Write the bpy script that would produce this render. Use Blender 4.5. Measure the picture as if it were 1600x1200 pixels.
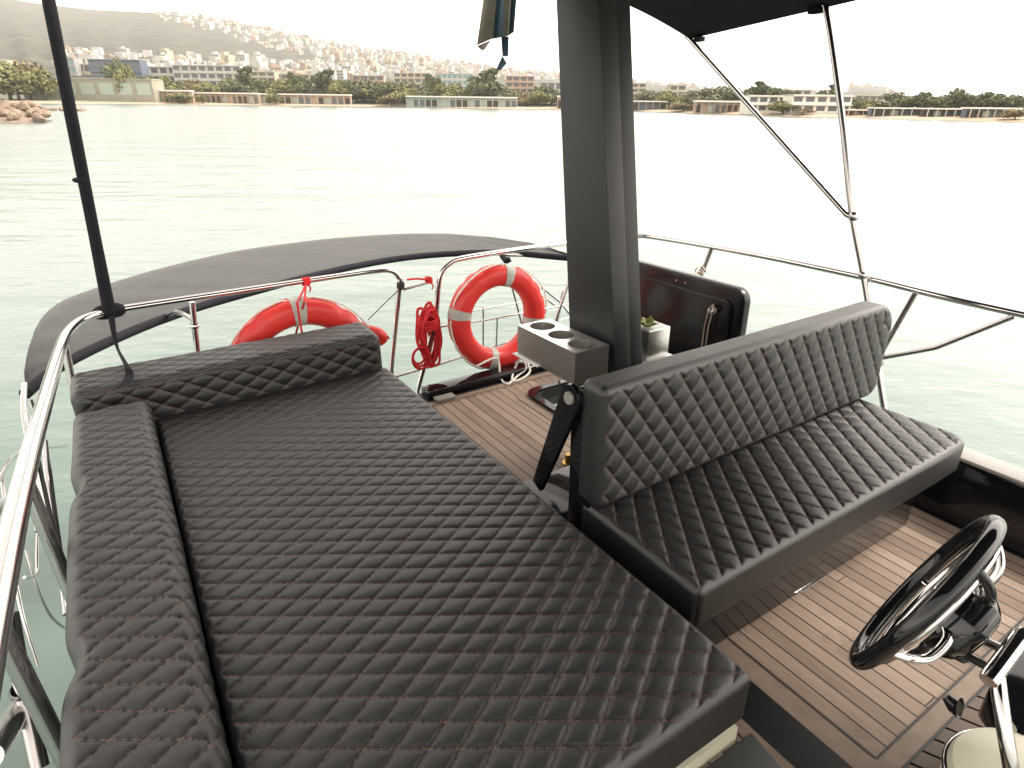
import bpy, bmesh, math, random
import numpy as np
from mathutils import Vector, Matrix
random.seed(7); rng=np.random.default_rng(7)
S=bpy.context.scene; COL=S.collection
for o in list(bpy.data.objects): bpy.data.objects.remove(o)

# ------------------------------------------------------------------ camera
F=956.0
X_=np.array([0.84307027,-0.22485139,0.48854311]); Y_=np.array([-0.53774557,-0.33911883,0.77189904]); Z_=np.array([-0.0078884,-0.91347703,-0.40681384])
M3=np.array([X_,Y_,Z_]); CAM=np.array([0,0,1.75])
cd=bpy.data.cameras.new('camera'); cam=bpy.data.objects.new('camera',cd); COL.objects.link(cam); S.camera=cam
r_=M3[:,0]; u_=-M3[:,1]; b_=-M3[:,2]
cam.matrix_world=Matrix(((r_[0],u_[0],b_[0],CAM[0]),(r_[1],u_[1],b_[1],CAM[1]),(r_[2],u_[2],b_[2],CAM[2]),(0,0,0,1)))
cd.sensor_width=36; cd.lens=F/1600*36; cd.clip_start=0.02; cd.clip_end=30000

# ------------------------------------------------------------------ sky, sun, exposure
SUN_ELEV=math.radians(50); SUN_AZ=math.radians(-22)      # azimuth measured from +x towards +y
w=bpy.data.worlds.new('World'); S.world=w; w.use_nodes=True
nt=w.node_tree; bg=nt.nodes['Background']
sky=nt.nodes.new('ShaderNodeTexSky'); sky.sky_type='NISHITA'; sky.sun_disc=False
sky.sun_elevation=SUN_ELEV; sky.sun_rotation=math.pi/2-SUN_AZ; sky.air_density=1.0; sky.dust_density=1.6; sky.ozone_density=0.6
hs=nt.nodes.new('ShaderNodeHueSaturation'); hs.inputs['Saturation'].default_value=0.10
mx=nt.nodes.new('ShaderNodeMix'); mx.data_type='RGBA'; mx.blend_type='MULTIPLY'; mx.inputs[0].default_value=1; mx.inputs[7].default_value=(1.0,0.915,0.82,1)
nt.links.new(sky.outputs[0],hs.inputs['Color']); nt.links.new(hs.outputs[0],mx.inputs[6]); nt.links.new(mx.outputs[2],bg.inputs[0])
bg.inputs[1].default_value=0.15
sd=bpy.data.lights.new('sun','SUN'); so=bpy.data.objects.new('sun',sd); COL.objects.link(so)
sd.energy=0.95; sd.angle=math.radians(16); sd.color=(1,0.95,0.87)
dv=Vector((math.cos(SUN_ELEV)*math.cos(SUN_AZ),math.cos(SUN_ELEV)*math.sin(SUN_AZ),math.sin(SUN_ELEV)))
so.rotation_euler=dv.to_track_quat('Z','Y').to_euler()
S.view_settings.view_transform='Standard'; S.view_settings.look='None'; S.view_settings.exposure=2.08; S.view_settings.gamma=1.0
S.render.engine='CYCLES'

# ------------------------------------------------------------------ pixel geometry (1600x1200 photo pixels -> boat coordinates)
def ray(px,py): return M3@np.array([px-800,py-600,F])
def onz(px,py,z): r=ray(px,py); return CAM+r*((z-CAM[2])/r[2])
def onx(px,py,x): r=ray(px,py); return CAM+r*((x-CAM[0])/r[0])
def ony(px,py,y): r=ray(px,py); return CAM+r*((y-CAM[1])/r[1])
# the boat sits slightly trimmed in the water: frame of the sea surface and shore
def HY(px): return 150+21*px/1600.0
ra=ray(0,HY(0)); rb=ray(1600,HY(1600)); UPW=np.cross(rb,ra); UPW/=np.linalg.norm(UPW)
if UPW[2]<0: UPW=-UPW
FW=ray(800,HY(800)); FW/=np.linalg.norm(FW); RW=np.cross(FW,UPW)
HW=4.4
def far(px,D,h):
    r=ray(px,HY(px)); r=r/(r@FW); return CAM+r*D+UPW*(h-HW)
def farmat(p,rot=0,s=(1,1,1)):
    Rm=Matrix(((RW[0],FW[0],UPW[0],p[0]),(RW[1],FW[1],UPW[1],p[1]),(RW[2],FW[2],UPW[2],p[2]),(0,0,0,1)))
    return Rm@Matrix.Rotation(rot,4,'Z')@Matrix.Diagonal((s[0],s[1],s[2],1))
def hpx(px,py,D): # height above water of photo row py at depth D
    r=ray(px,py); r=r/(r@FW); return (CAM+r*D-CAM)@UPW+HW

# ------------------------------------------------------------------ materials
def mat(name,col=(.5,.5,.5),rough=.5,metal=0,spec=.5,var=0.0,vscale=8,bump=0.0,bscale=60,coat=0,stretch=None,emit=None,rvar=0,col2=None,sheen=0):
    m=bpy.data.materials.new(name); m.use_nodes=True; n=m.node_tree; b=n.nodes['Principled BSDF']
    b.inputs['Base Color'].default_value=(*col,1); b.inputs['Roughness'].default_value=rough; b.inputs['Metallic'].default_value=metal
    b.inputs['Specular IOR Level'].default_value=spec; b.inputs['Coat Weight'].default_value=coat; b.inputs['Coat Roughness'].default_value=.06
    b.inputs['Sheen Weight'].default_value=sheen
    tc=n.nodes.new('ShaderNodeTexCoord'); mp=n.nodes.new('ShaderNodeMapping'); n.links.new(tc.outputs['Object'],mp.inputs[0])
    if stretch: mp.inputs['Scale'].default_value=stretch
    if var>0:
        nz=n.nodes.new('ShaderNodeTexNoise'); nz.inputs['Scale'].default_value=vscale; nz.inputs['Detail'].default_value=6
        n.links.new(mp.outputs[0],nz.inputs['Vector'])
        cr=n.nodes.new('ShaderNodeValToRGB'); c2=col2 or tuple(c*(1+var) for c in col)
        cr.color_ramp.elements[0].position=.32; cr.color_ramp.elements[1].position=.68
        cr.color_ramp.elements[0].color=(*[c*(1-var) for c in col],1); cr.color_ramp.elements[1].color=(*c2,1)
        n.links.new(nz.outputs[0],cr.inputs[0]); n.links.new(cr.outputs[0],b.inputs['Base Color'])
        if rvar:
            mr=n.nodes.new('ShaderNodeMapRange'); mr.inputs[3].default_value=rough-rvar; mr.inputs[4].default_value=rough+rvar
            n.links.new(nz.outputs[0],mr.inputs[0]); n.links.new(mr.outputs[0],b.inputs['Roughness'])
    if bump>0:
        nb=n.nodes.new('ShaderNodeTexNoise'); nb.inputs['Scale'].default_value=bscale; nb.inputs['Detail'].default_value=4
        n.links.new(mp.outputs[0],nb.inputs['Vector'])
        bp=n.nodes.new('ShaderNodeBump'); bp.inputs['Strength'].default_value=bump; bp.inputs['Distance'].default_value=.01
        n.links.new(nb.outputs[0],bp.inputs['Height']); n.links.new(bp.outputs[0],b.inputs['Normal'])
    return m
def leather(name,col,thread,quilt=True):
    m=mat(name,col,.42,spec=.7,bump=.25,bscale=420); n=m.node_tree; b=n.nodes['Principled BSDF']; L=n.links.new
    nz=n.nodes.new('ShaderNodeTexNoise'); nz.inputs['Scale'].default_value=3.5; nz.inputs['Detail'].default_value=5
    tc=[x for x in n.nodes if x.type=='TEX_COORD'][0]; L(tc.outputs['Object'],nz.inputs['Vector'])
    mr=n.nodes.new('ShaderNodeMapRange'); mr.inputs[3].default_value=.30; mr.inputs[4].default_value=.50; L(nz.outputs[0],mr.inputs[0]); L(mr.outputs[0],b.inputs['Roughness'])
    if not quilt: return m
    uv=n.nodes.new('ShaderNodeUVMap'); uv.uv_map='quilt'; sp=n.nodes.new('ShaderNodeSeparateXYZ'); L(uv.outputs[0],sp.inputs[0])
    def mth(op,a,bv=None,cv=None):
        x=n.nodes.new('ShaderNodeMath'); x.operation=op
        for i,v in enumerate((a,bv,cv)):
            if v is None: continue
            if isinstance(v,(int,float)): x.inputs[i].default_value=v
            else: L(v,x.inputs[i])
        return x.outputs[0]
    def dist(s): return mth('ABSOLUTE',mth('SUBTRACT',mth('FRACT',mth('ADD',s,.5)),.5))
    du,dvv=dist(sp.outputs[0]),dist(sp.outputs[1])
    def line(d,o): 
        dash=mth('GREATER_THAN',mth('FRACT',mth('MULTIPLY',o,9.0)),.22)
        return mth('MULTIPLY',mth('LESS_THAN',d,.016),dash)
    msk=mth('MAXIMUM',line(du,sp.outputs[1]),line(dvv,sp.outputs[0]))
    att=n.nodes.new('ShaderNodeAttribute'); att.attribute_name='qmask'
    msk=mth('MULTIPLY',msk,att.outputs['Fac'])
    mi=n.nodes.new('ShaderNodeMix'); mi.data_type='RGBA'; L(msk,mi.inputs[0]); mi.inputs[6].default_value=(*col,1); mi.inputs[7].default_value=(*thread,1)
    L(mi.outputs[2],b.inputs['Base Color'])
    return m
def teak(name,pitch,x0,base=(.238,.175,.131),axis=0):
    m=bpy.data.materials.new(name); m.use_nodes=True; n=m.node_tree; b=n.nodes['Principled BSDF']; L=n.links.new
    tc=n.nodes.new('ShaderNodeTexCoord'); sp=n.nodes.new('ShaderNodeSeparateXYZ'); L(tc.outputs['Object'],sp.inputs[0])
    def mth(op,a,bv=None):
        x=n.nodes.new('ShaderNodeMath'); x.operation=op
        for i,v in enumerate((a,bv)):
            if v is None: continue
            if isinstance(v,(int,float)): x.inputs[i].default_value=v
            else: L(v,x.inputs[i])
        return x.outputs[0]
    t=mth('DIVIDE',mth('SUBTRACT',sp.outputs[axis],x0),pitch); idx=mth('FLOOR',t); fr=mth('FRACT',t)
    # butt joints every 1.3 m, staggered per plank
    wn=n.nodes.new('ShaderNodeTexWhiteNoise'); wn.noise_dimensions='1D'; L(idx,wn.inputs['W'])
    al=mth('ADD',mth('DIVIDE',sp.outputs[1-axis],1.7),mth('MULTIPLY',wn.outputs['Value'],5.0)); seg=mth('FLOOR',al)
    wn2=n.nodes.new('ShaderNodeTexWhiteNoise'); wn2.noise_dimensions='2D'; cb=n.nodes.new('ShaderNodeCombineXYZ'); L(idx,cb.inputs[0]); L(seg,cb.inputs[1]); L(cb.outputs[0],wn2.inputs['Vector'])
    mp=n.nodes.new('ShaderNodeMapping'); sc=[90,3.5,10]; 
    if axis==1: sc=[3.5,90,10]
    mp.inputs['Scale'].default_value=sc; L(tc.outputs['Object'],mp.inputs[0])
    nz=n.nodes.new('ShaderNodeTexNoise'); nz.inputs['Scale'].default_value=1.0; nz.inputs['Detail'].default_value=7; L(mp.outputs[0],nz.inputs['Vector'])
    nz2=n.nodes.new('ShaderNodeTexNoise'); nz2.inputs['Scale'].default_value=3.0; nz2.inputs['Detail'].default_value=6; L(tc.outputs['Object'],nz2.inputs['Vector'])
    v=mth('ADD',mth('ADD',mth('MULTIPLY',wn2.outputs['Value'],.50),mth('MULTIPLY',nz.outputs[0],.55)),mth('MULTIPLY',nz2.outputs[0],.35))
    cr=n.nodes.new('ShaderNodeValToRGB'); e=cr.color_ramp.elements; e[0].position=.28; e[1].position=.95
    e[0].color=(base[0]*.55,base[1]*.50,base[2]*.48,1); e[1].color=(base[0]*1.3,base[1]*1.32,base[2]*1.35,1); L(v,cr.inputs[0])
    # dark damp stains
    nz3=n.nodes.new('ShaderNodeTexNoise'); nz3.inputs['Scale'].default_value=4.5; nz3.inputs['Detail'].default_value=9; nz3.inputs['Roughness'].default_value=.7; L(tc.outputs['Object'],nz3.inputs['Vector'])
    st=n.nodes.new('ShaderNodeMapRange'); st.inputs[1].default_value=.57; st.inputs[2].default_value=.70; st.inputs[3].default_value=0; st.inputs[4].default_value=.55; L(nz3.outputs[0],st.inputs[0])
    ms=n.nodes.new('ShaderNodeMix'); ms.data_type='RGBA'; L(st.outputs[0],ms.inputs[0]); L(cr.outputs[0],ms.inputs[6]); ms.inputs[7].default_value=(.11,.075,.055,1)
    seam=mth('LESS_THAN',fr,.10) 
    jn=mth('LESS_THAN',mth('FRACT',al),.0022)
    sm=mth('MAXIMUM',seam,jn)
    mi=n.nodes.new('ShaderNodeMix'); mi.data_type='RGBA'; L(sm,mi.inputs[0]); L(ms.outputs[2],mi.inputs[6]); mi.inputs[7].default_value=(.012,.011,.01,1)
    L(mi.outputs[2],b.inputs['Base Color']); b.inputs['Roughness'].default_value=.62; b.inputs['Specular IOR Level'].default_value=.35
    bp=n.nodes.new('ShaderNodeBump'); bp.inputs['Strength'].default_value=.35; bp.inputs['Distance'].default_value=.002
    L(mth('SUBTRACT',nz.outputs[0],mth('MULTIPLY',sm,1.2)),bp.inputs['Height']); L(bp.outputs[0],b.inputs['Normal'])
    return m
LEATHER=leather('quilted_leather',(.0105,.0103,.0100),(.19,.095,.082))
LEATHER_PLAIN=leather('plain_leather',(.011,.0108,.0105),(.2,.08,.07),False)
TEAK=teak('teak_planks',.0605,1.535)
TEAK_EDGE=mat('teak_margin',(.20,.15,.112),.6,spec=.35,var=.14,vscale=5,stretch=(3,3,1),bump=.15,bscale=40)
TEAK_CURVE_SHADE=mat('teak_curved_shade',(.10,.072,.055),.6,spec=.3,var=.3,vscale=5)  # darker copy of the deck teak, shade is put into the colour
GLOSS=mat('black_gelcoat',(.006,.006,.007),.07,spec=.4,coat=.15,bump=.02,bscale=5)
MATTE=mat('black_paint',(.0165,.0175,.0178),.46,spec=.4,var=.22,vscale=3,bump=.05,bscale=160,rvar=.05)
CAULK=mat('black_rubber',(.012,.012,.012),.6)
STEEL=mat('polished_steel',(.58,.56,.55),.12,metal=1,var=.06,vscale=6,rvar=.05)
BRUSH=mat('brushed_steel',(.80,.78,.74),.30,metal=1,var=.08,vscale=20,stretch=(60,1,60),bump=.05,bscale=30)
SATIN=mat('satin_tube',(.42,.40,.39),.2,metal=1,var=.06,vscale=9,rvar=.04)
RED=mat('red_plastic',(.66,.030,.026),.38,spec=.45,var=.10,vscale=4,bump=.06,bscale=30,col2=(.72,.042,.034))
REDROPE=mat('red_rope',(.62,.015,.02),.75,var=.35,vscale=90,bump=.5,bscale=200)
BAND=mat('reflective_band',(.42,.42,.38),.5,var=.15,vscale=14)
WHITEROPE=mat('white_rope',(.70,.67,.60),.8,var=.15,vscale=60,bump=.4,bscale=200)
GREYROPE=mat('grey_rope',(.40,.35,.31),.85,var=.3,vscale=60,bump=.4,bscale=200)
CANVAS=mat('grey_canvas',(.019,.0185,.0175),.85,spec=.15,var=.22,vscale=3.5,bump=.5,bscale=7,sheen=.2)
CLOTH=mat('black_canvas',(.010,.008,.009),.9,spec=.2,var=.2,vscale=3,bump=.2,bscale=20)
CLOTHB=mat('black_webbing',(.012,.011,.015),.8,spec=.2)
CREAM=mat('cream_gelcoat',(.50,.48,.37),.3,spec=.5,var=.06,vscale=3)
GREYCAP=mat('pale_grey_gelcoat',(.25,.235,.215),.35,var=.08,vscale=4)
FLAGM=mat('flag_cloth',(.17,.16,.12),.85,var=.2,vscale=8); FLAGB=mat('flag_blue_cloth',(.022,.055,.08),.85,var=.2,vscale=8)
WHITEM=mat('white_plastic',(.62,.64,.62),.4)
SOIL=mat('soil',(.05,.035,.025),.9,var=.3,vscale=30); LEAFS=mat('succulent_leaf',(.22,.24,.05),.45,var=.25,vscale=20)
DARKSTRIP=mat('black_deck_strip',(.006,.007,.007),.38,spec=.25,var=.25,vscale=9,bump=.04,bscale=60)

# ------------------------------------------------------------------ object helpers
def tag(o,label=None,cat=None,group=None,kind=None):
    if label: o['label']=label
    if cat: o['category']=cat
    if group: o['group']=group
    if kind: o['kind']=kind
    return o
def empty(name,loc=(0,0,0)):
    o=bpy.data.objects.new(name,None); COL.objects.link(o); o.location=Vector(loc); o.empty_display_size=.1; return o
class MB:
    def __init__(s): s.v=[]; s.f=[]; s.sm=[]
    def add(s,vs,fs,smooth=False):
        k=len(s.v); s.v+= [tuple(map(float,p)) for p in vs]; s.f+=[tuple(i+k for i in f) for f in fs]; s.sm+=[smooth]*len(fs); return s
    def box(s,a,b,bev=0):
        (x0,y0,z0),(x1,y1,z1)=a,b
        if bev<=0:
            s.add([(x0,y0,z0),(x1,y0,z0),(x1,y1,z0),(x0,y1,z0),(x0,y0,z1),(x1,y0,z1),(x1,y1,z1),(x0,y1,z1)],
              [(0,3,2,1),(4,5,6,7),(0,1,5,4),(1,2,6,5),(2,3,7,6),(3,0,4,7)])
        else:
            bm=bmesh.new(); bmesh.ops.create_cube(bm,size=1)
            for q in bm.verts: q.co=Vector(((x0+x1)/2+q.co.x*(x1-x0),(y0+y1)/2+q.co.y*(y1-y0),(z0+z1)/2+q.co.z*(z1-z0)))
            bmesh.ops.bevel(bm,geom=bm.edges[:],offset=bev,segments=3,affect='EDGES',profile=.5)
            bm.verts.index_update(); s.add([q.co[:] for q in bm.verts],[[q.index for q in f.verts] for f in bm.faces],True); bm.free()
        return s
    def obox(s,c,ax,h):   # oriented box: centre, 3 axes, half sizes
        c=np.array(c); ax=[np.array(a,float)/np.linalg.norm(a) for a in ax]; vs=[]
        for dz in (-1,1):
            for dx,dy in ((-1,-1),(1,-1),(1,1),(-1,1)): vs.append(c+ax[0]*h[0]*dx+ax[1]*h[1]*dy+ax[2]*h[2]*dz)
        return s.add(vs,[(0,3,2,1),(4,5,6,7),(0,1,5,4),(1,2,6,5),(2,3,7,6),(3,0,4,7)])
    def tube(s,pts,r,n=12,smooth=True,closed=False,sub=0,cap=True,flat=1.0):
        P=[np.array(p,float) for p in pts]; R=r if hasattr(r,'__len__') else None
        if sub:
            Q=[];RR=[]; m=len(P)
            rngk=range(m if closed else m-1)
            for i in rngk:
                g=(lambda k:P[k%m]) if closed else (lambda k:P[min(max(k,0),m-1)])
                p0,p1,p2,p3=g(i-1),g(i),g(i+1),g(i+2)
                for j in range(sub):
                    t=j/sub; Q.append(.5*((2*p1)+(-p0+p2)*t+(2*p0-5*p1+4*p2-p3)*t*t+(-p0+3*p1-3*p2+p3)*t**3))
                    if R is not None: RR.append(R[i]+(R[(i+1)%m]-R[i])*t)
            if not closed: Q.append(P[-1]); 
            if R is not None and not closed: RR.append(R[-1])
            P=Q; R=RR if R is not None else None
        m=len(P); vs=[]; N=None
        for i in range(m):
            if closed: T=P[(i+1)%m]-P[i-1]
            else: T=P[min(i+1,m-1)]-P[max(i-1,0)]
            T=T/(np.linalg.norm(T)+1e-12)
            if N is None:
                a=np.array([0,0,1.]) if abs(T[2])<.9 else np.array([1.,0,0]); N=np.cross(T,a)
            N=N-T*(N@T); N/=np.linalg.norm(N)+1e-12; B=np.cross(T,N); rr=R[i] if R is not None else r
            for k in range(n):
                a=2*math.pi*k/n; vs.append(P[i]+(N*math.cos(a)+B*math.sin(a)*flat)*rr)
        fs=[]
        for i in range(m if closed else m-1):
            for k in range(n):
                a=i*n+k; b=i*n+(k+1)%n; c=((i+1)%m)*n+(k+1)%n; d=((i+1)%m)*n+k; fs.append((a,b,c,d))
        if cap and not closed: fs.append(tuple(range(n))[::-1]); fs.append(tuple((m-1)*n+k for k in range(n)))
        return s.add(vs,fs,smooth)
    def lathe(s,prof,c=(0,0,0),ax=(0,0,1),n=24,smooth=True):
        ax=np.array(ax,float); ax/=np.linalg.norm(ax); a=np.array([1.,0,0]) if abs(ax[0])<.8 else np.array([0,1.,0])
        u=np.cross(ax,a); u/=np.linalg.norm(u); v=np.cross(ax,u); c=np.array(c,float); vs=[]
        for r,z in prof:
            for k in range(n):
                t=2*math.pi*k/n; vs.append(c+ax*z+(u*math.cos(t)+v*math.sin(t))*r)
        fs=[(i*n+k,i*n+(k+1)%n,(i+1)*n+(k+1)%n,(i+1)*n+k) for i in range(len(prof)-1) for k in range(n)]
        return s.add(vs,fs,smooth)
    def prism(s,poly,d,smooth=False): # poly: list of 3d points, d: extrude vector
        k=len(poly); d=np.array(d,float); vs=[np.array(p,float) for p in poly]; vs+= [p+d for p in vs]
        fs=[tuple(range(k))[::-1],tuple(range(k,2*k))]+[(i,(i+1)%k,k+(i+1)%k,k+i) for i in range(k)]
        return s.add(vs,fs,smooth)
    def build(s,name,m,parent=None,bevel=0,auto=True,org=None,mw=None):
        me=bpy.data.meshes.new(name); me.from_pydata(s.v,[],s.f); me.polygons.foreach_set('use_smooth',s.sm); me.update()
        bm=bmesh.new(); bm.from_mesh(me); bmesh.ops.recalc_face_normals(bm,faces=bm.faces)
        if bevel: 
            bmesh.ops.bevel(bm,geom=[e for e in bm.edges if len(e.link_faces)==2 and e.calc_face_angle(0)>.5],offset=bevel,segments=2,affect='EDGES',profile=.6)
        bm.to_mesh(me); bm.free()
        o=bpy.data.objects.new(name,me); COL.objects.link(o)
        ms=m if isinstance(m,list) else [m]
        for q in ms: me.materials.append(q)
        if parent: o.parent=parent; o.matrix_parent_inverse=Matrix.Translation(-parent.location)
        if auto:
            try: me.set_sharp_from_angle(angle=math.radians(40))
            except Exception: pass
        return o
def struct(o): o['kind']='structure'; return o

def rbox(name,lo,hi,r,res,quilt,m,parent,puff=.006,warp=None,label=None):
    """rounded box from six dense faces; quilt(p,n)->(u,v,mask)"""
    lo=np.array(lo,float); hi=np.array(hi,float); V=[];Fc=[];c=0; N_=[]
    idx={}
    vs=[];fs=[]
    for ax in range(3):
        a1,a2=(ax+1)%3,(ax+2)%3
        for side in (0,1):
            def samp(l,h):
                n=max(2,int(round((h-l)/res))); t=list(np.linspace(l,h,n+1))
                ex=[l+r*k for k in (.08,.2,.35,.55,.75)]+[h-r*k for k in (.08,.2,.35,.55,.75)]
                return np.array(sorted(set([round(q,5) for q in t+ex])))
            A=samp(lo[a1],hi[a1]); B=samp(lo[a2],hi[a2])
            g=np.zeros((len(A),len(B),3)); g[...,ax]=hi[ax] if side else lo[ax]; g[...,a1]=A[:,None]; g[...,a2]=B[None,:]
            k=len(vs); vs+=list(g.reshape(-1,3)); nb=len(B)
            ii,jj=np.meshgrid(np.arange(len(A)-1),np.arange(nb-1),indexing='ij'); q=(k+ii*nb+jj).ravel()
            qs=np.stack([q,q+nb,q+nb+1,q+1],1)
            if not side: qs=qs[:,::-1]
            fs.append(qs)
    P=np.array(vs); FS=np.concatenate(fs)
    Q=np.clip(P,lo+r,hi-r); D=P-Q; n=D/(np.linalg.norm(D,axis=1)[:,None]+1e-12); P2=Q+n*r
    u,v,mk=quilt(P2,n)
    du=np.abs((u+.5)%1-.5); dv_=np.abs((v+.5)%1-.5); sft=1-np.exp(-du*dv_*4/(.16*(du+dv_)+1e-6))
    h=puff*mk*(.72*sft+.28*np.abs(np.sin(np.pi*u)*np.sin(np.pi*v))-.75)
    jit=(np.sin(P2[:,0]*9+P2[:,1]*5)+np.sin(P2[:,1]*13-P2[:,0]*4+1))*.0008
    P3=P2+n*(h+jit)[:,None]
    if warp: P3=warp(P3)
    me=bpy.data.meshes.new(name); me.vertices.add(len(P3)); me.vertices.foreach_set('co',P3.ravel())
    nf=len(FS); me.loops.add(nf*4); me.loops.foreach_set('vertex_index',FS.ravel().astype(np.int32))
    me.polygons.add(nf); me.polygons.foreach_set('loop_start',np.arange(0,nf*4,4,dtype=np.int32)); me.polygons.foreach_set('use_smooth',np.ones(nf,bool))
    me.update(calc_edges=True)
    uvl=me.uv_layers.new(name='quilt'); li=FS.ravel(); uvl.data.foreach_set('uv',np.stack([u[li],v[li]],1).ravel())
    at=me.attributes.new('qmask','FLOAT','POINT'); at.data.foreach_set('value',np.clip(mk*1.6,0,1))
    bm=bmesh.new(); bm.from_mesh(me); bmesh.ops.remove_doubles(bm,verts=bm.verts,dist=.00005); bm.to_mesh(me); bm.free()
    me.materials.append(m)
    o=bpy.data.objects.new(name,me); COL.objects.link(o)
    if parent: o.parent=parent; o.matrix_parent_inverse=Matrix.Translation(-parent.location)
    if label: o['label']=label
    return o
def sstep(a,b,x): t=np.clip((x-a)/(b-a),0,1); return t*t*(3-2*t)

# ================================================================== DECK (structure)
HX0,HX1,HY0,HY1=2.09,2.88,2.40,3.12
def sheet(name,rects,z,m,th=.0):
    mb=MB()
    for (x0,y0,x1,y1) in rects:
        if th: mb.box((x0,y0,z-th),(x1,y1,z))
        else: mb.add([(x0,y0,z),(x1,y0,z),(x1,y1,z),(x0,y1,z)],[(0,1,2,3)])
    return struct(mb.build(name,m))
sheet('deck',[(-.34,.385,HX0,3.36),(HX1,.385,2.93,3.36),(HX0,.385,HX1,HY0),(HX0,HY1,HX1,3.36),(-.34,-1.2,1.31,.385)],0,TEAK)
sheet('deck_underside',[(-.34,-1.4,HX0,3.55),(HX1,-1.4,2.99,3.55),(HX0,-1.4,HX1,HY0),(HX0,HY1,HX1,3.55)],-.006,MATTE,.11)
sheet('deck_margin',[(1.45,.385,2.93,.435),(1.535-.085,.435,1.535,1.0),(1.31,3.30,2.93,3.36),(1.262,-1.2,1.31,.9)],.004,TEAK_EDGE)
sheet('deck_channel',[(1.31,-1.2,1.45,1.3)],.005,DARKSTRIP)
sheet('deck_seam',[(1.535,.435,2.93,.442),(1.529,.442,1.536,1.0),(1.447,.378,2.93,.3855)],.0065,CAULK)
# hatch surround: pale teak ring with rounded corners
def rrect(x0,y0,x1,y1,r,n=8):
    P=[]
    for cx,cy,a0 in ((x1-r,y1-r,0),(x0+r,y1-r,90),(x0+r,y0+r,180),(x1-r,y0+r,270)):
        for k in range(n+1):
            a=math.radians(a0+90*k/n); P.append((cx+r*math.cos(a),cy+r*math.sin(a)))
    return P
def ring(name,o,i,z0,z1,m,parent=None):
    mb=MB(); n=len(o)
    vs=[(p[0],p[1],z1) for p in o]+[(p[0],p[1],z1) for p in i]+[(p[0],p[1],z0) for p in o]+[(p[0],p[1],z0) for p in i]
    fs=[]
    for k in range(n):
        j=(k+1)%n; fs+=[(k,j,n+j,n+k),(2*n+k,3*n+k,3*n+j,2*n+j),(k,2*n+k,2*n+j,j),(n+k,n+j,3*n+j,3*n+k)]
    mb.add(vs,fs); return mb.build(name,m,parent,bevel=0)
struct(ring('hatch_margin',rrect(HX0-.09,HY0-.09,HX1+.04,HY1+.09,.14),rrect(HX0-.005,HY0-.005,HX1+.005,HY1+.005,.09),.0,.005,TEAK_EDGE))
h=empty('deck_hatch',(HX0,HY0,0)); tag(h,'open black framed ladder hatch cut in the teak deck beside the mast','hatch')
ring('hatch_frame',rrect(HX0-.02,HY0-.02,HX1+.02,HY1+.02,.10),rrect(HX0+.03,HY0+.03,HX1-.03,HY1-.03,.07),-.12,.028,GLOSS,h)
ring('hatch_gasket',rrect(HX0+.03,HY0+.03,HX1-.03,HY1-.03,.07),rrect(HX0+.045,HY0+.045,HX1-.045,HY1-.045,.06),-.05,.010,CAULK,h)
for yy in (2.62,2.95): mb=MB(); mb.tube([(2.28,yy,.0),(2.30,yy,-.15),(2.1,yy,-1.9)],.018); mb.build('ladder_rail',STEEL,h)
for k in range(6): mb=MB(); mb.box((2.27-.033*k,2.63,-.12-.3*k),(2.37-.033*k,2.94,-.09-.3*k)); mb.build('ladder_step',WHITEM,h)
# starboard bulwark, gate sill, cabin below
mb=MB(); mb.prism([(2.935,-1.4,-.1),(2.99,-1.4,.285),(3.10,-1.4,.285),(3.12,-1.4,-.1)],(0,5.0,0))
struct(mb.build('bulwark',GLOSS,bevel=.006))
mb=MB(); mb.box((2.985,-1.4,.287),(3.115,3.6,.305),.006); struct(mb.build('bulwark_cap',GREYCAP))
mb=MB(); mb.box((1.50,3.40,-.01),(2.95,3.53,.055),.012); struct(mb.build('toe_rail',GLOSS))
mb=MB(); mb.box((1.52,3.315,.005),(1.66,3.385,.028),.008); tag(mb.build('step_pad',mat('grey_pad',(.24,.23,.20),.6)),'small pale grey pad at the deck edge by the open gate','pad')
mb=MB(); mb.box((-.355,-1.4,-.12),(-.335,3.5,.27)); mb.box((-.355,3.34,-.12),(1.02,3.40,.27)); struct(mb.build('coaming',GLOSS))
mb=MB(); mb.box((-.05,-6,-4.3),(2.9,1.6,-.13),.05); struct(mb.build('cabin',MATTE))

# ================================================================== SUNBED
bed=empty('sunbed',(.4,1.8,0)); tag(bed,'large black diamond quilted sunbed with raised bolsters along the port rail','sunbed')
def q_top(cx,cy,a,b,x0,x1,y0,y1,fade=.03):
    def q(P,n):
        u=(P[:,0]-cx)/a+(P[:,1]-cy)/b; v=(P[:,0]-cx)/a-(P[:,1]-cy)/b
        e=np.minimum.reduce([P[:,0]-x0,x1-P[:,0],P[:,1]-y0,y1-P[:,1]])
        return u,v,sstep(.75,.98,n[:,2])*sstep(.004,fade,e)
    return q
rbox('mattress',(-.045,.60,.305),(1.09,3.02,.475),.03,.0056,q_top(.868,.749,.121,.077,-.045,1.09,.6,3.02),LEATHER,bed,.0105)
def q_side(P,n): # bolster along y, wraps over the top and the inner side
    s=P[:,0].copy(); m=P[:,2]<.60
    s=s+np.where(n[:,0]>.3,(.615-P[:,2]),0); u=s/.121+(P[:,1]-.75)/.077; v=s/.121-(P[:,1]-.75)/.077
    mk=np.maximum(sstep(.5,.9,n[:,2]),sstep(.2,.6,n[:,0])*sstep(.33,.45,P[:,2]))
    mk=mk*sstep(-.325,-.27,P[:,0])*sstep(.56,.60,P[:,1])*sstep(2.945,2.90,P[:,1])
    return u,v,mk
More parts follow.
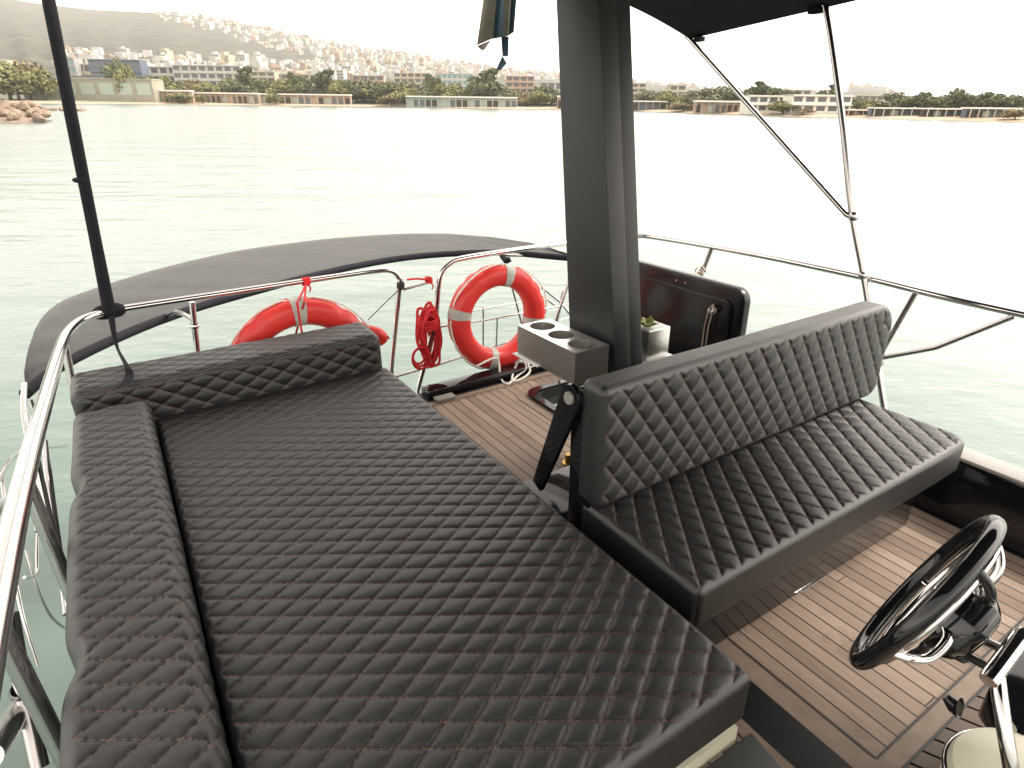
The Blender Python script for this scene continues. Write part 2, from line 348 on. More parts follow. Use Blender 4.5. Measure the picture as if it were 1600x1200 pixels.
def w_side(P): # dimples where the cover is buttoned to the posts, soft sag
    for yy in (2.90-.62,1.42):
        d=np.exp(-((P[:,1]-yy)/.07)**2)*np.exp(-((P[:,0]+.33)/.05)**2); P[:,0]+=.022*d; P[:,2]-=.01*d
    return P
rbox('bolster',(-.335,.50,.30),(-.05,2.935,.615),.05,.0068,q_side,LEATHER,bed,.0105,w_side,'long quilted side bolster by the rail')
def q_far(P,n):
    s=P[:,1]+np.where(n[:,1]<-.3,-(.665-P[:,2]),0); u=P[:,0]/.121+(s-3.02)/.077; v=P[:,0]/.121-(s-3.02)/.077
    mk=np.maximum(sstep(.5,.9,n[:,2]),sstep(.2,.6,-n[:,1])*sstep(.44,.52,P[:,2]))
    return u,v,mk*sstep(1.075,1.02,P[:,0])*sstep(-.335,-.28,P[:,0])
rbox('bolster',(-.335,3.0,.30),(1.075,3.30,.668),.05,.0068,q_far,LEATHER,bed,.0105,None,'quilted end bolster across the aft end')
mb=MB(); mb.box((-.33,.70,0),(1.02,3.30,.30),.01); mb.build('base',GLOSS,bed)
# storage box under the front corner of the bed
sb=empty('storage_box',(.9,.6,0)); tag(sb,'black box with a painted pale lip under the near corner of the sunbed','box')
mb=MB(); mb.prism([(.45,.50,0),(1.135,.50,0),(1.15,.615,0),(.45,.615,0)],(0,0,.205)); mb.build('body',MATTE,sb,bevel=.008)
mb=MB(); mb.box((.45,.625,.19),(1.10,.645,.245)); mb.build('gleam',CREAM,sb)  # cream strip stands in for light showing through the gap

# ================================================================== BENCH
bn=empty('helm_bench',(2.0,1.2,0)); tag(bn,'black quilted helm bench with upright backrest on glossy black plinth','bench')
def rc(cx,cz,R,ia,ib,sx,sz):
    def f(P):
        dx=(P[:,ia]-cx)*sx/R; dz=(P[:,ib]-cz)*sz/R; m=(dx>0)&(dz>0); mx_=np.maximum(dx,dz); l=np.hypot(dx,dz)+1e-9
        k=np.where(m,mx_/l,1); P[:,ia]=np.where(m,cx+sx*dx*k*R,P[:,ia]); P[:,ib]=np.where(m,cz+sz*dz*k*R,P[:,ib]); return P
    return f
def chain(*fs):
    def g(P):
        for f in fs: P=f(P)
        return P
    return g
rbox('seat',(1.18,.865,.325),(2.84,1.42,.48),.028,.0048,q_top(1.322,1.162,.090,.122,1.18,2.84,.865,1.42,.035),LEATHER,bn,.0135,chain(rc(2.76,.945,.08,0,1,1,-1),rc(1.20,.885,.02,0,1,-1,-1)))
def q_back(P,n):
    u=(P[:,0]-1.21)/.086+(P[:,2]-.77)/.115; v=(P[:,0]-1.21)/.086-(P[:,2]-.77)/.115
    e=np.minimum.reduce([P[:,0]-1.195,2.915-P[:,0],.936-P[:,2]])
    return u,v,sstep(.75,.98,-n[:,1])*sstep(.002,.03,e)
rbox('backrest',(1.18,1.325,.48),(2.93,1.445,.945),.030,.0048,q_back,LEATHER,bn,.0135,chain(rc(2.80,.815,.13,0,2,1,1),rc(2.86,.55,.07,0,2,1,-1)))
mb=MB(); mb.box((1.25,.975,.002),(2.76,1.42,.322),.01); mb.box((1.215,1.424,.002),(1.66,1.86,.30),.008); mb.build('plinth',GLOSS,bn)
mb=MB(); mb.box((1.93,.970,.006),(2.11,.973,.009)); mb.build('trim_strip',STEEL,bn)
mb=MB(); mb.box((1.20,1.447,.30),(2.85,1.475,.90),.006); mb.build('back_panel',GLOSS,bn)
pv=onx(890,622,1.160); ft=onx(838,760,1.160)
br=MB(); d=np.array([0,ft[1]-pv[1],ft[2]-pv[2]]); d/=np.linalg.norm(d); nn=np.array([0,-d[2],d[1]]); R=.048; pl=[]
if nn[1]>0: nn=-nn
for k in range(13):
    a=math.pi*k/12; pl.append(pv+nn*R*math.cos(a)-d*R*math.sin(a))
pl=[pv+nn*R]+pl[1:-1]+[pv-nn*R, ft-nn*.030, ft+nn*.026]
br.prism(pl,(.02,0,0)); br.build('bracket',GLOSS,bn,bevel=.002)
mb=MB(); mb.box((1.184,pv[1]-.10,.30),(1.21,pv[1]+.02,pv[2]+.03),.005); mb.build('upright',GLOSS,bn)
mb=MB(); mb.lathe([(0,-.010),(.020,-.010),(.023,-.006),(.023,0)],pv,(1,0,0)); mb.build('pivot_bolt',GREYCAP,bn)
mb=MB(); q=onz(922,815,.302); mb.lathe([(0,.006),(.008,.005),(.009,0)],(1.235,1.45,.30)); mb.build('screw',STEEL,bn)
mb=MB(); p0=onz(887,724,.0); mb.lathe([(.030,0),(.030,.006),(.016,.008),(.013,.03),(.018,.04),(.016,.055),(0,.058)],(p0[0],p0[1],.002))
tag(mb.build('deck_filler',mat('brass',(.45,.28,.08),.25,metal=1)),'small brass fitting behind the bench bracket','fitting')

# ================================================================== MAST
def fy(z): return 1.972+.1603*(z-.601)
def by(z): return 2.325+.115*(z-.601)
ms=empty('mast',(1.92,2.1,0)); tag(ms,'tall matt black rectangular mast raked aft beside the bench','mast')
def mpoly(x0,x1,dy0,dy1,z): return [(x0,fy(z)+dy0,z),(x1,fy(z)+dy0,z),(x1,by(z)+dy1,z),(x0,by(z)+dy1,z)]
def mcol(x0,x1,dy0,dy1,z0,z1):
    a=mpoly(x0,x1,dy0,dy1,z0); b=mpoly(x0,x1,dy0,dy1,z1); mb=MB(); mb.add(a+b,[(3,2,1,0),(4,5,6,7),(0,1,5,4),(1,2,6,5),(2,3,7,6),(3,0,4,7)]); return mb
mcol(1.83,1.925,0,0,.006,2.75).build('column',MATTE,ms,bevel=.006)
mcol(1.929,2.012,.012,-.01,.006,2.75).build('side_channel',MATTE,ms,bevel=.006)
mcol(1.88,1.97,.03,-.04,.01,2.75).build('core',CAULK,ms)
mb=MB(); mb.box((1.79,1.86,.005),(2.05,2.28,.03),.005); mb.build('base_plate',GLOSS,ms)

# cup holder
ch=empty('cup_holder',(1.68,2.2,.62)); tag(ch,'brushed steel cup holder box with three round holes on the mast','cup holder')
mb=MB(); X0,X1,Y0,Y1,ZT,ZB=1.59,1.785,1.985,2.455,.77,.615; cyl=(Y1-Y0)/3
for k in range(3):
    cx,cy=(X0+X1)/2,Y0+cyl*(k+.5); n=32; vs=[];ins=[]
    for j in range(n):
        a=2*math.pi*j/n; ca,sa=math.cos(a),math.sin(a); t=min((X1-X0)/2/max(abs(ca),1e-6),cyl/2/max(abs(sa),1e-6)); vs.append((cx+ca*t,cy+sa*t,ZT)); ins.append((cx+ca*.064,cy+sa*.064,ZT))
    # snap square corners
    for sx in (-1,1):
        for sy in (-1,1):
            tx,ty=cx+sx*(X1-X0)/2,cy+sy*cyl/2; j=min(range(n),key=lambda q:(vs[q][0]-tx)**2+(vs[q][1]-ty)**2); vs[j]=(tx,ty,ZT)
    low=[(p[0],p[1],ZT-.012) for p in ins]
    mb.add(vs+ins+low,[(j,(j+1)%n,n+(j+1)%n,n+j) for j in range(n)]+[(n+j,n+(j+1)%n,2*n+(j+1)%n,2*n+j) for j in range(n)])
mb.add([(X0,Y0,ZB),(X1,Y0,ZB),(X1,Y1,ZB),(X0,Y1,ZB),(X0,Y0,ZT),(X1,Y0,ZT),(X1,Y1,ZT),(X0,Y1,ZT)],[(0,3,2,1),(0,1,5,4),(1,2,6,5),(2,3,7,6),(3,0,4,7)])
mb.build('box',BRUSH,ch)
for k in range(3): mb=MB(); mb.lathe([(.0635,-.012),(.0635,-.14),(0,-.14)],((X0+X1)/2,Y0+cyl*(k+.5),ZT),(0,0,1)); mb.build('liner',BRUSH,ch)
mb=MB(); mb.box((X0-.012,Y1-.19,ZB-.006),(X0+.10,Y1+.03,ZB-.001)); mb.build('shelf_lip',WHITEM,ch)
mb=MB(); mb.box((X1,2.05,.64),(1.832,2.30,.74)); mb.build('mount',MATTE,ch)
# planter on the other side of the mast
pl_=empty('planter',(2.15,2.05,.62)); tag(pl_,'small steel square planter with a green succulent beside the mast','planter')
q=ony(1048,510,2.06); px1,pz=q[0],q[2]; mb=MB(); mb.box((px1-.15,2.06,pz-.155),(px1,2.19,pz),.004); mb.build('pot',BRUSH,pl_)
mb=MB(); mb.box((px1-.14,2.07,pz-.01),(px1-.01,2.18,pz+.002)); mb.build('soil',WHITEM,pl_)
mb=MB(); mb.box((px1-.20,2.03,pz-.175),(px1+.035,2.22,pz-.16),.003); mb.build('shelf',WHITEM,pl_)
mb=MB()
for k in range(15):
    a=k*2.4; L=.028+.012*random.random(); el=.35+.6*random.random(); c=np.array([px1-.105,2.12,pz+.003]); dr=np.array([math.cos(a)*math.cos(el),math.sin(a)*math.cos(el),math.sin(el)])
    mb.tube([c,c+dr*L*.5,c+dr*L*1.1+[0,0,.004],c+dr*L*1.6+[0,0,.002]],[.004,.011,.012,.002],n=7,flat=.5)
mb.build('leaf',LEAFS,pl_)

# hatch lid standing open
hl=empty('hatch_lid',(2.97,2.6,0)); tag(hl,'glossy black hatch lid standing open behind the bench, tied back with cord','hatch lid')
def yzr(y0,z0,y1,z1,r,x): return [(x,p[0],p[1]) for p in rrect(y0,z0,y1,z1,r)]
mb=MB(); mb.prism(yzr(2.15,.02,3.14,.81,.085,2.95),(.055,0,0)); LIDM=mat('black_lid_gelcoat',(.006,.006,.007),.2,spec=.35,var=.3,vscale=4); mb.build('panel',LIDM,hl,bevel=.012)
mb=MB(); mb.prism(yzr(2.225,.06,3.07,.725,.055,2.932),(.02,0,0)); mb.build('inner_panel',LIDM,hl,bevel=.006)
mb=MB(); hp=onx(1113,487,2.90); 
for k in (0,.028): mb.tube([(2.90,hp[1]+k,hp[2]-.02),(2.90,hp[1]+.012+k,hp[2]-.10),(2.90,hp[1]+.018+k,hp[2]-.33)],.006)
mb.tube([(2.93,hp[1]+.01,hp[2]+.012),(2.90,hp[1]-.002,hp[2]+.01),(2.90,hp[1],hp[2]-.02)],.007,sub=4)
mb.tube([(2.93,hp[1]+.03,hp[2]+.012),(2.90,hp[1]+.026,hp[2]+.01),(2.90,hp[1]+.028,hp[2]-.02)],.007,sub=4)
mb.build('handle',STEEL,hl)
for (a,b) in ((1057,438),(1071,442)): mb=MB(); p=onx(a,b,2.949); mb.lathe([(0,-.004),(.006,-.003),(.007,0)],p,(1,0,0)); mb.build('screw',STEEL,hl)

# ================================================================== RAILS
RY=3.72; ZR=.82
pr=empty('port_rail',(-.35,2.5,0)); tag(pr,'polished steel rail running round the sunbed to the stern gate','rail')
L_=[(-.40,-.6,.82),(-.39,.5,.82),(-.385,1.46,.82),(-.372,2.1,.82),(-.350,2.6,.82),(-.325,3.12,.82),(-.30,3.42,.82),(-.235,3.62,.82),(-.12,3.70,.82),(.0,3.72,.82),(.5,3.72,.825),(1.0,3.72,.83),(1.33,3.72,.83),(1.44,3.72,.815),(1.485,3.72,.765),(1.485,3.72,.70)]
gp=ony(612,575,RY); 
LR=[.031,.031,.030,.028,.026,.024,.022,.020,.0185,.0175,.0165,.0165,.0165,.0165,.0165,.0165,.0165,.0165]
mb=MB(); mb.tube(L_+[tuple(gp),(gp[0]-.02,RY,-.08)],LR,n=18,sub=5); mb.build('top_rail',STEEL,pr)
for yy,dx in ((3.30,.02),(1.98,-.01),(1.36,-.01)):
    mb=MB(); xx=np.interp(yy,[1.4,2.0,3.3],[-.385,-.375,-.315]); mb.tube([(xx,yy,.81),(-.365,yy-.03,.25),(-.365,yy-.03,.0)],.0165 if yy>2 else .02,n=14); mb.lathe([(.035,0),(.035,.008),(.02,.02)],(-.365,yy-.03,.27)); mb.build('post',STEEL,pr)
mb=MB(); a=ony(300,472,RY); b=ony(310,560,RY); mb.tube([a,b,b+(b-a)*1.2],.0165); c=a+(b-a)*.42; mb.lathe([(.021,-.012),(.024,-.008),(.024,.008),(.021,.012)],c,(b-a)); mb.build('post',STEEL,pr)
mb=MB(); mb.tube([ony(500,556,RY),ony(605,528,RY)],.007); mb.build('lower_rail',SATIN,pr)
mb=MB(); mb.tube([ony(605,592,RY+.3),ony(690,568,RY+.3),ony(760,545,RY+.3)],.011); mb.build('lower_rail',SATIN,pr)
mb=MB(); e=ony(603,528,RY); mb.lathe([(.012,-.02),(.015,0),(.012,.02)],e,(1,0,0)); mb.build('end_cap',CAULK,pr)
# starboard rail
sr=empty('starboard_rail',(3.7,2.2,0)); tag(sr,'polished steel rail running from the gate behind the mast along the starboard side','rail')
g2=ony(655,603,RY)
Rr=[(g2[0]-.01,RY,-.08),tuple(g2),(1.72,RY,.40),(1.765,RY,.66),(1.79,RY,.75),(1.85,RY,.805),(1.96,RY,.832),(2.4,RY,.838),(2.9,RY,.837),(3.35,RY,.83),(3.56,3.66,.825),(3.64,3.50,.82),(3.70,3.1,.82),(3.74,2.6,.82),(3.735,1.93,.82),(3.68,1.5,.82),(3.66,1.08,.82),(3.66,.4,.82),(3.66,-.8,.82)]
mb=MB(); mb.tube(Rr,.0190,n=16,sub=5); mb.build('top_rail',STEEL,sr)
nd=onx(1372,560,3.66)
s1=onx(1430,460,3.655)
mb=MB(); mb.tube([(s1[0],s1[1],.815),nd,nd+(nd-s1)*.6],.015); mb.build('strut',SATIN,sr)
s2=onx(1470,540,3.66); s3=onx(1585,494,3.66); mb=MB(); mb.tube([nd,onx(1452,545,3.66),onx(1462,543,3.66),s2,onx(1480,536,3.66),s3],.0145); mb.build('strut',SATIN,sr)
mb=MB(); a=onx(1112,388,3.70); b=onx(1095,432,3.70); mb.tube([a,b,b+(b-a)*1.5],.016); mb.build('post',SATIN,sr)
mb=MB(); mb.tube([ony(672,513,RY),ony(760,500,RY),ony(880,477,RY),ony(960,462,RY)],.007); mb.build('mid_rail',SATIN,sr)
mb=MB(); a=ony(905,395,RY); b=ony(868,500,RY); mb.tube([a,b,b+(b-a)*.6],.014); mb.build('post',SATIN,sr)
# gate bar with red lashings
gb=empty('gate_bar',(1.6,RY,.7)); tag(gb,'short steel bar closing the stern gate between the two rail posts','gate bar')
a=ony(630,452,RY); b=ony(672,440,RY); mb=MB(); mb.tube([a,b],.011); mb.build('bar',STEEL,gb)
mb=MB(); mb.lathe([(.018,-.026),(.026,-.018),(.026,.018),(.018,.026)],ony(626,446,RY),(.1,0,1)); mb.build('clamp',CAULK,gb)
def lash(name,c,ax,r,lab,grp=None,m=REDROPE):
    mb=MB(); ax=np.array(ax,float); ax/=np.linalg.norm(ax)
    for k in range(5):
        off=ax*(k-2)*.0085; u=np.cross(ax,[0.3,1,.2]); u/=np.linalg.norm(u); v=np.cross(ax,u); th=k*.4
        mb.tube([c+off+(u*math.cos(t)+v*math.sin(t))*r+ax*math.sin(t+th)*.004 for t in np.linspace(0,2*math.pi,15)[:-1]],.0055,n=7,closed=True)
    mb.tube([c-ax*.01+np.array([.0,-r,0]),c+np.array([.012,-r-.015,-.03]),c+np.array([.006,-r-.008,-.055])],.005,n=6,sub=4)
    return tag(mb.build(name,m),lab,'lashing')
lash('rope_lashing',ony(670,438,RY),(.05,0,1),.022,'red cord lashing round the post of the gate next to the red rope coil')
mb=MB(); a=ony(636,437,RY-.02); b=ony(668,437,RY-.02); mb.tube([a,(a+b)/2+np.array([0,0,.006]),b],.007,n=8,sub=4); tag(mb.build('cord',REDROPE),'short red cord stretched above the gate bar','cord')
lash('rope_lashing',ony(478,440,RY),(1,0,0),.022,'red cord knotted round the top rail above the half hidden lifebuoy')

# dark line from gate post to buoy
mb=MB(); mb.tube([ony(624,452,RY-.02),ony(600,475,RY-.06),ony(575,500,RY-.12)],.003,n=6); tag(mb.build('thin_line',CAULK),'thin dark line running from the gate post down to the half hidden lifebuoy','line')

# ================================================================== LIFEBUOYS
def buoy(c,R,r,yaw,tilt,rot,label,extra):
    t=empty('lifebuoy',c); tag(t,label,'lifebuoy','lifebuoys hanging on the stern rail')
    ax=Matrix.Rotation(yaw,3,'Z')@Matrix.Rotation(tilt,3,'X')
    U=np.array(ax@Vector((1,0,0)));W=np.array(ax@Vector((0,0,1)));Nn=np.array(ax@Vector((0,1,0))); c=np.array(c)
    def pt(a,ph,RR=R,rr=r,off=0):
        a+=rot; d=U*math.cos(a)+W*math.sin(a); return c+d*(RR+rr*math.cos(ph))+Nn*rr*math.sin(ph)*1.0+Nn*off
    mb=MB(); n,m=96,24; vs=[]
    for i in range(n):
        a=2*math.pi*i/n
        for k in range(m):
            ph=2*math.pi*k/m; rr=r
            sq=1+.10*(abs(math.cos(ph))*abs(math.sin(ph)))*2        # slightly squared section
            # notches either side of the grab line anchors
            for q in (math.pi/4,3*math.pi/4,5*math.pi/4,7*math.pi/4):
                for s in (-1,1):
                    dd=(a-q-s*.16+math.pi)%(2*math.pi)-math.pi
                    if math.cos(ph)>0: rr-=r*.22*math.exp(-(dd/.04)**2)*math.cos(ph)
            vs.append(pt(a,ph,R,rr*sq))
    mb.add(vs,[(i*m+k,((i+1)%n)*m+k,((i+1)%n)*m+(k+1)%m,i*m+(k+1)%m) for i in range(n) for k in range(m)],True); mb.build('ring',RED,t)
    for q in range(4):
        a0=q*math.pi/2; mb=MB(); vs=[]; nn=7
        for i in range(nn):
            a=a0-.10+.20*i/(nn-1)
            for k in range(m): ph=2*math.pi*k/m; sq=1+.10*(abs(math.cos(ph))*abs(math.sin(ph)))*2; vs.append(pt(a,ph,R,(r+.003)*sq))
        mb.add(vs,[(i*m+k,(i+1)*m+k,(i+1)*m+(k+1)%m,i*m+(k+1)%m) for i in range(nn-1) for k in range(m)],True); mb.build('reflective_band',BAND,t)
    for q in range(4):
        mb=MB(); a0=q*math.pi/2; P=[]
        for i in range(13):
            u=i/12; a=a0+.08+(math.pi/2-.16)*u; P.append(pt(a,0,R+r+.004+.006*math.sin(math.pi*u)-( .012 if u in (0,1) else 0),0,.0)-Nn*(.02+.05*math.sin(math.pi*u)*extra))
        mb.tube(P,.008,n=8,sub=3,flat=.6); mb.build('grab_line',WHITEROPE,t)
    return t
c1=ony(478,580,3.47); buoy(c1,.362,.077,0.0,-.06,math.pi/2-.02,'red lifebuoy half hidden behind the aft bolster of the sunbed',.3)
c2=ony(778,496,3.60); buoy(c2,.305,.074,-.05,-.04,math.pi/2-.24,'red lifebuoy with grey bands hanging in full view beside the mast',.8)
mb=MB(); a=ony(478,445,RY-.03); b=c1+np.array([0,-.09,.44]); c=c1+np.array([-.01,-.10,.20]); mb.tube([a,b+np.array([-.01,0,0]),c],.006,n=8); mb.tube([a,b+np.array([.03,0,0]),c+np.array([.0,.18,0])],.006,n=8)
tag(mb.build('hanging_cord',REDROPE),'red cord holding the half hidden lifebuoy to the rail','cord')
mb=MB(); mb.tube([ony(563,505,3.5),ony(575,515,3.47),ony(590,520,3.46),ony(598,528,3.46),ony(590,534,3.47),ony(577,528,3.48)],[.012,.030,.034,.034,.028,.018],n=12,sub=4)
tag(mb.build('rescue_light',RED),'small red float tied beside the half hidden lifebuoy','float')

# red rope coil
mb=MB(); cc=ony(668,525,RY-.035); sc=4.2/956; 
for k in range(11):
    w_=.040+.035*random.random(); hh=.17+.05*random.random(); ox=(random.random()-.5)*.05+.01; oz=(random.random()-.5)*.05; dy=(k-5)*.009; sl=.04*(random.random()-.3)
    mb.tube([cc+np.array([ox+w_*math.cos(t)*(1+.25*math.sin(3*t+k))+sl*math.sin(t),dy+.012*math.sin(2*t+k),oz+hh*math.sin(t)]) for t in np.linspace(0,2*math.pi,21)[:-1]],.0095,n=8,closed=True,sub=2)
for k in range(3):
    mb.tube([cc+np.array([-.075+(.045+.01*k)*math.cos(t),-.02*k,-.135+(.055+.012*k)*math.sin(t)]) for t in np.linspace(0,2*math.pi,13)[:-1]],.009,n=8,closed=True,sub=2)
for k in range(4):
    mb.tube([cc+np.array([.062*math.cos(t)+.01,.062*math.sin(t),.07+.018*k+.01*math.sin(t)]) for t in np.linspace(0,2*math.pi,13)[:-1]],.009,n=8,closed=True,sub=2)
tag(mb.build('rope_coil',REDROPE),'bundle of red rope hanging in loops on the gate post','rope')
# white rope lying on the deck under the buoy
mb=MB(); P=[(745,572,.12),(776,560,.14),(782,590,.02),(793,600,.01),(808,588,.012),(822,575,.05),(815,560,.12),(806,572,.06),(800,594,.014),(815,592,.012),(828,580,.03),(822,562,.10)]
mb.tube([onz(a,b,z)+np.array([0,0,0]) for a,b,z in P],.008,n=8,sub=6); tag(mb.build('white_rope',WHITEROPE),'loops of white rope lying on the teak below the full lifebuoy','rope')
# cord tying the hatch lid
mb=MB(); a=onx(1095,415,3.55); k1=onx(1086,428,3.3); k2=hp+np.array([0,0,.01]); mb.tube([onx(1103,425,3.6),a,k1],.007,n=6); mb.tube([k1,k2],.0045,n=6)
for j in range(3):
    mb.tube([k2+np.array([.012*math.sin(2*t),.02*math.cos(t),.018*math.sin(t)+.006*j]) for t in np.linspace(0,2*math.pi,13)[:-1]],.005,n=6,closed=True)
    cpt=onx(1093,425,3.6); mb.tube([cpt+np.array([.03*math.cos(t),.03*math.sin(t),.012*j+.01*math.sin(t+j)]) for t in np.linspace(0,2*math.pi,13)[:-1]],.006,n=6,closed=True)
tag(mb.build('tie_cord',GREYROPE),'grey cord tying the open hatch lid to the rail post','cord')

# ================================================================== BIMINI TOP
bi=empty('bimini_top',(1.75,1.5,2.2)); tag(bi,'black canvas sunshade stretched overhead on steel poles above the bench','sunshade')
mb=MB(); NX,NY=36,30; vs=[]
def cz(x,y):
    t=(x-1.75)/1.95; return 2.205+.28*(1-t*t)+.08*(3.47-y)*.9 -.03*math.sin(math.pi*min(max((3.47-y)/1.02,0),1))*0
for lay in (0,.012):
    for j in range(NY+1):
        for i in range(NX+1):
            x=-.18+3.88*i/NX; y=3.47-4.3*j/NY; sag=-.03*abs(math.sin(math.pi*(3.47-y)/1.4))*(1-((x-1.75)/1.95)**2)
            if j==0: y-= .10*math.sin(math.pi*i/NX)
            vs.append((x,y,cz(x,y)+sag+lay))
K=(NX+1)*(NY+1); fs=[]
for j in range(NY):
    for i in range(NX):
        a=j*(NX+1)+i; fs.append((a,a+1,a+NX+2,a+NX+1)); fs.append((K+a,K+a+NX+1,K+a+NX+2,K+a+1))
bd=[i for i in range(NX+1)]+[j*(NX+1)+NX for j in range(1,NY+1)]+[NY*(NX+1)+i for i in range(NX-1,-1,-1)]+[j*(NX+1) for j in range(NY-1,0,-1)]
for k in range(len(bd)): a,b=bd[k],bd[(k+1)%len(bd)]; fs.append((a,b,K+b,K+a))
mb.add(vs,fs,True); mb.build('canopy_cloth',CLOTH,bi)
mb=MB()
for (x,y) in ((3.69,3.44),):
    mb.box((x-.03,y-.10,cz(x,y)-.03),(x+.02,y-.04,cz(x,y)+.0)); 
mb.build('frame_end',CLOTHB,bi); mb=MB()
mb.box((3.65,2.47,cz(3.68,2.5)-.03),(3.70,2.54,cz(3.68,2.5))); mb.build('frame_end',CLOTHB,bi)
mb=MB(); mb.tube([onx(1285,-10,3.68)+np.array([0,.02,.02]),onx(1292,22,3.68),onx(1303,90,3.68),onx(1318,205,3.68),onx(1331,330,3.68),onx(1350,433,3.70),onx(1364,520,3.68),onx(1380,628,3.66),onx(1394,720,3.64)],.0185,n=14,sub=4); mb.build('support_pole',SATIN,bi)
dt=onx(1073,56,3.68); db=onx(1322,334,3.68); mb=MB(); mb.tube([dt,(dt+db)/2,db],.0165,n=12); mb.tube([db,db+np.array([0,-.035,-.012])],.018,n=12); mb.build('brace',SATIN,bi)
mb=MB(); q=onx(1334,338,3.68); mb.lathe([(.021,-.025),(.026,-.018),(.026,.018),(.021,.025)],q,(0,.2,1)); mb.build('clamp',SATIN,bi); mb=MB(); q2=onx(1348,430,3.69); mb.lathe([(.020,-.02),(.025,-.012),(.025,.014),(.020,.02)],q2,(0,.2,1)); mb.build('clamp',SATIN,bi); mb=MB(); q3=onx(1374,563,3.665); mb.lathe([(.020,-.03),(.024,-.02),(.024,.02),(.020,.03)],q3,(0,.2,1)); mb.build('clamp',SATIN,bi)
tp=ony(64,-60,3.70); bt=ony(171,487,3.69); mb=MB(); P=[tp+(bt-tp)*t for t in np.linspace(0,1,9)]; mb.tube(P,[.026,.026,.026,.0265,.0265,.026,.026,.028,.030],n=12); mb.build('support_pole',CLOTHB,bi)['label']='black sleeved pole standing on the port rail'
mb=MB(); q=ony(127,282,3.70); mb.lathe([(.026,-.012),(.036,-.006),(.036,.004),(.026,.01)],q,bt-tp); mb.build('collar',CLOTHB,bi)
mb=MB(); mb.tube([(-.20,3.695,.812),(-.175,3.70,.816),(-.13,3.705,.82),(-.08,3.708,.82),(-.055,3.71,.82)],[.018,.034,.042,.036,.018],n=14,sub=3); mb.build('fabric_wrap',CLOTHB,bi)
def strap(P,ws,th=.002):
    mb=MB(); vs=[]; 
    for (p,wd,dirn) in zip(P,ws,[None]*len(P)):
        for sx in (-1,1):
            for sy in (-1,1): vs.append(np.array(p)+np.array([sx*wd,0.3*sx*wd,0])+np.array([0,sy*th,0]))
    fs=[]
    for i in range(len(P)-1):
        k=4*i
        for a,b in ((0,1),(1,3),(3,2),(2,0)): fs.append((k+a,k+b,k+4+b,k+4+a))
    fs+=[(0,1,3,2),(len(vs)-4,len(vs)-3,len(vs)-1,len(vs)-2)]
    mb.add(vs,fs,True); return mb
def crv(P,n=6):
    P=[np.array(p,float) for p in P]; Q=[]
    for i in range(len(P)-1):
        p0,p1,p2,p3=P[max(i-1,0)],P[i],P[i+1],P[min(i+2,len(P)-1)]
        for j in range(n):
            t=j/n; Q.append(.5*((2*p1)+(-p0+p2)*t+(2*p0-5*p1+4*p2-p3)*t*t+(-p0+3*p1-3*p2+p3)*t**3))
    return Q+[P[-1]]
SP=crv([ony(174,494,3.66),ony(178,520,3.60),ony(184,545,3.50),onz(197,570,.72),onz(202,585,.70),onz(196,599,.692),onz(181,608,.688)])
WS=np.interp(np.linspace(0,1,len(SP)),[0,.35,.55,.8,1],[.016,.006,.010,.024,.018]); strap(SP,WS).build('strap_tail',CLOTHB,bi)

# ================================================================== AFT AWNING
aw=empty('aft_awning',(1.3,5.3,.4)); tag(aw,'grey canvas cockpit awning curving out beyond the stern rail','awning')
inn=[(38,610),(72,582),(120,553),(200,516),(262,492),(330,470),(400,451),(480,430),(560,412),(640,399),(720,393),(790,392),(850,397),(900,402),(930,412)]
out=[(38,575),(42,540),(58,497),(85,470),(125,452),(190,431),(262,411),(360,389),(450,376),(540,367),(640,362),(700,363),(760,368),(815,376),(850,384)]
A=[onz(a,b,.47) for a,b in inn]; B=[onz(a,b,.50) for a,b in out]; A=crv(A,3); B=crv(B,3)
mb=MB(); NV=10; vs=[]; m=len(A)
for lay in (0,-.012):
    for i in range(m):
        for k in range(NV+1):
            t=k/NV; p=A[i]*(1-t)+B[i]*t; p=p+np.array([0,0,.0*math.sin(math.pi*t)+.006*math.sin(i*1.7+k)*math.sin(math.pi*t)+lay]); 
            if k==NV: p=p+np.array([0,0,-.03])
            vs.append(p)
K=m*(NV+1); fs=[]
for i in range(m-1):
    for k in range(NV): a=i*(NV+1)+k; fs.append((a,a+1,a+NV+2,a+NV+1)); fs.append((K+a,K+a+NV+1,K+a+NV+2,K+a+1))
bd=[i*(NV+1) for i in range(m)]+[(m-1)*(NV+1)+k for k in range(1,NV+1)]+[i*(NV+1)+NV for i in range(m-2,-1,-1)]+[k for k in range(NV-1,0,-1)]
for k in range(len(bd)): a,b=bd[k],bd[(k+1)%len(bd)]; fs.append((a,b,K+b,K+a))
mb.add(vs,fs,True); mb.build('awning_cloth',CANVAS,aw)
mb=MB(); mb.tube([p+np.array([0,0,-.018]) for p in A],.030,n=10); mb.build('edge_tube',CLOTHB,aw)
mb=MB(); mb.tube([onz(262,493,.47),ony(275,487,4.2),ony(300,498,3.80),ony(303,506,3.74)],.014,sub=4); mb.build('frame_arm',STEEL,aw)
mb=MB(); mb.tube([onz(770,393,.44),onz(795,398,.44),onz(870,400,.44),onz(905,404,.44)],.02,sub=3); mb.build('frame_joint',STEEL,aw)
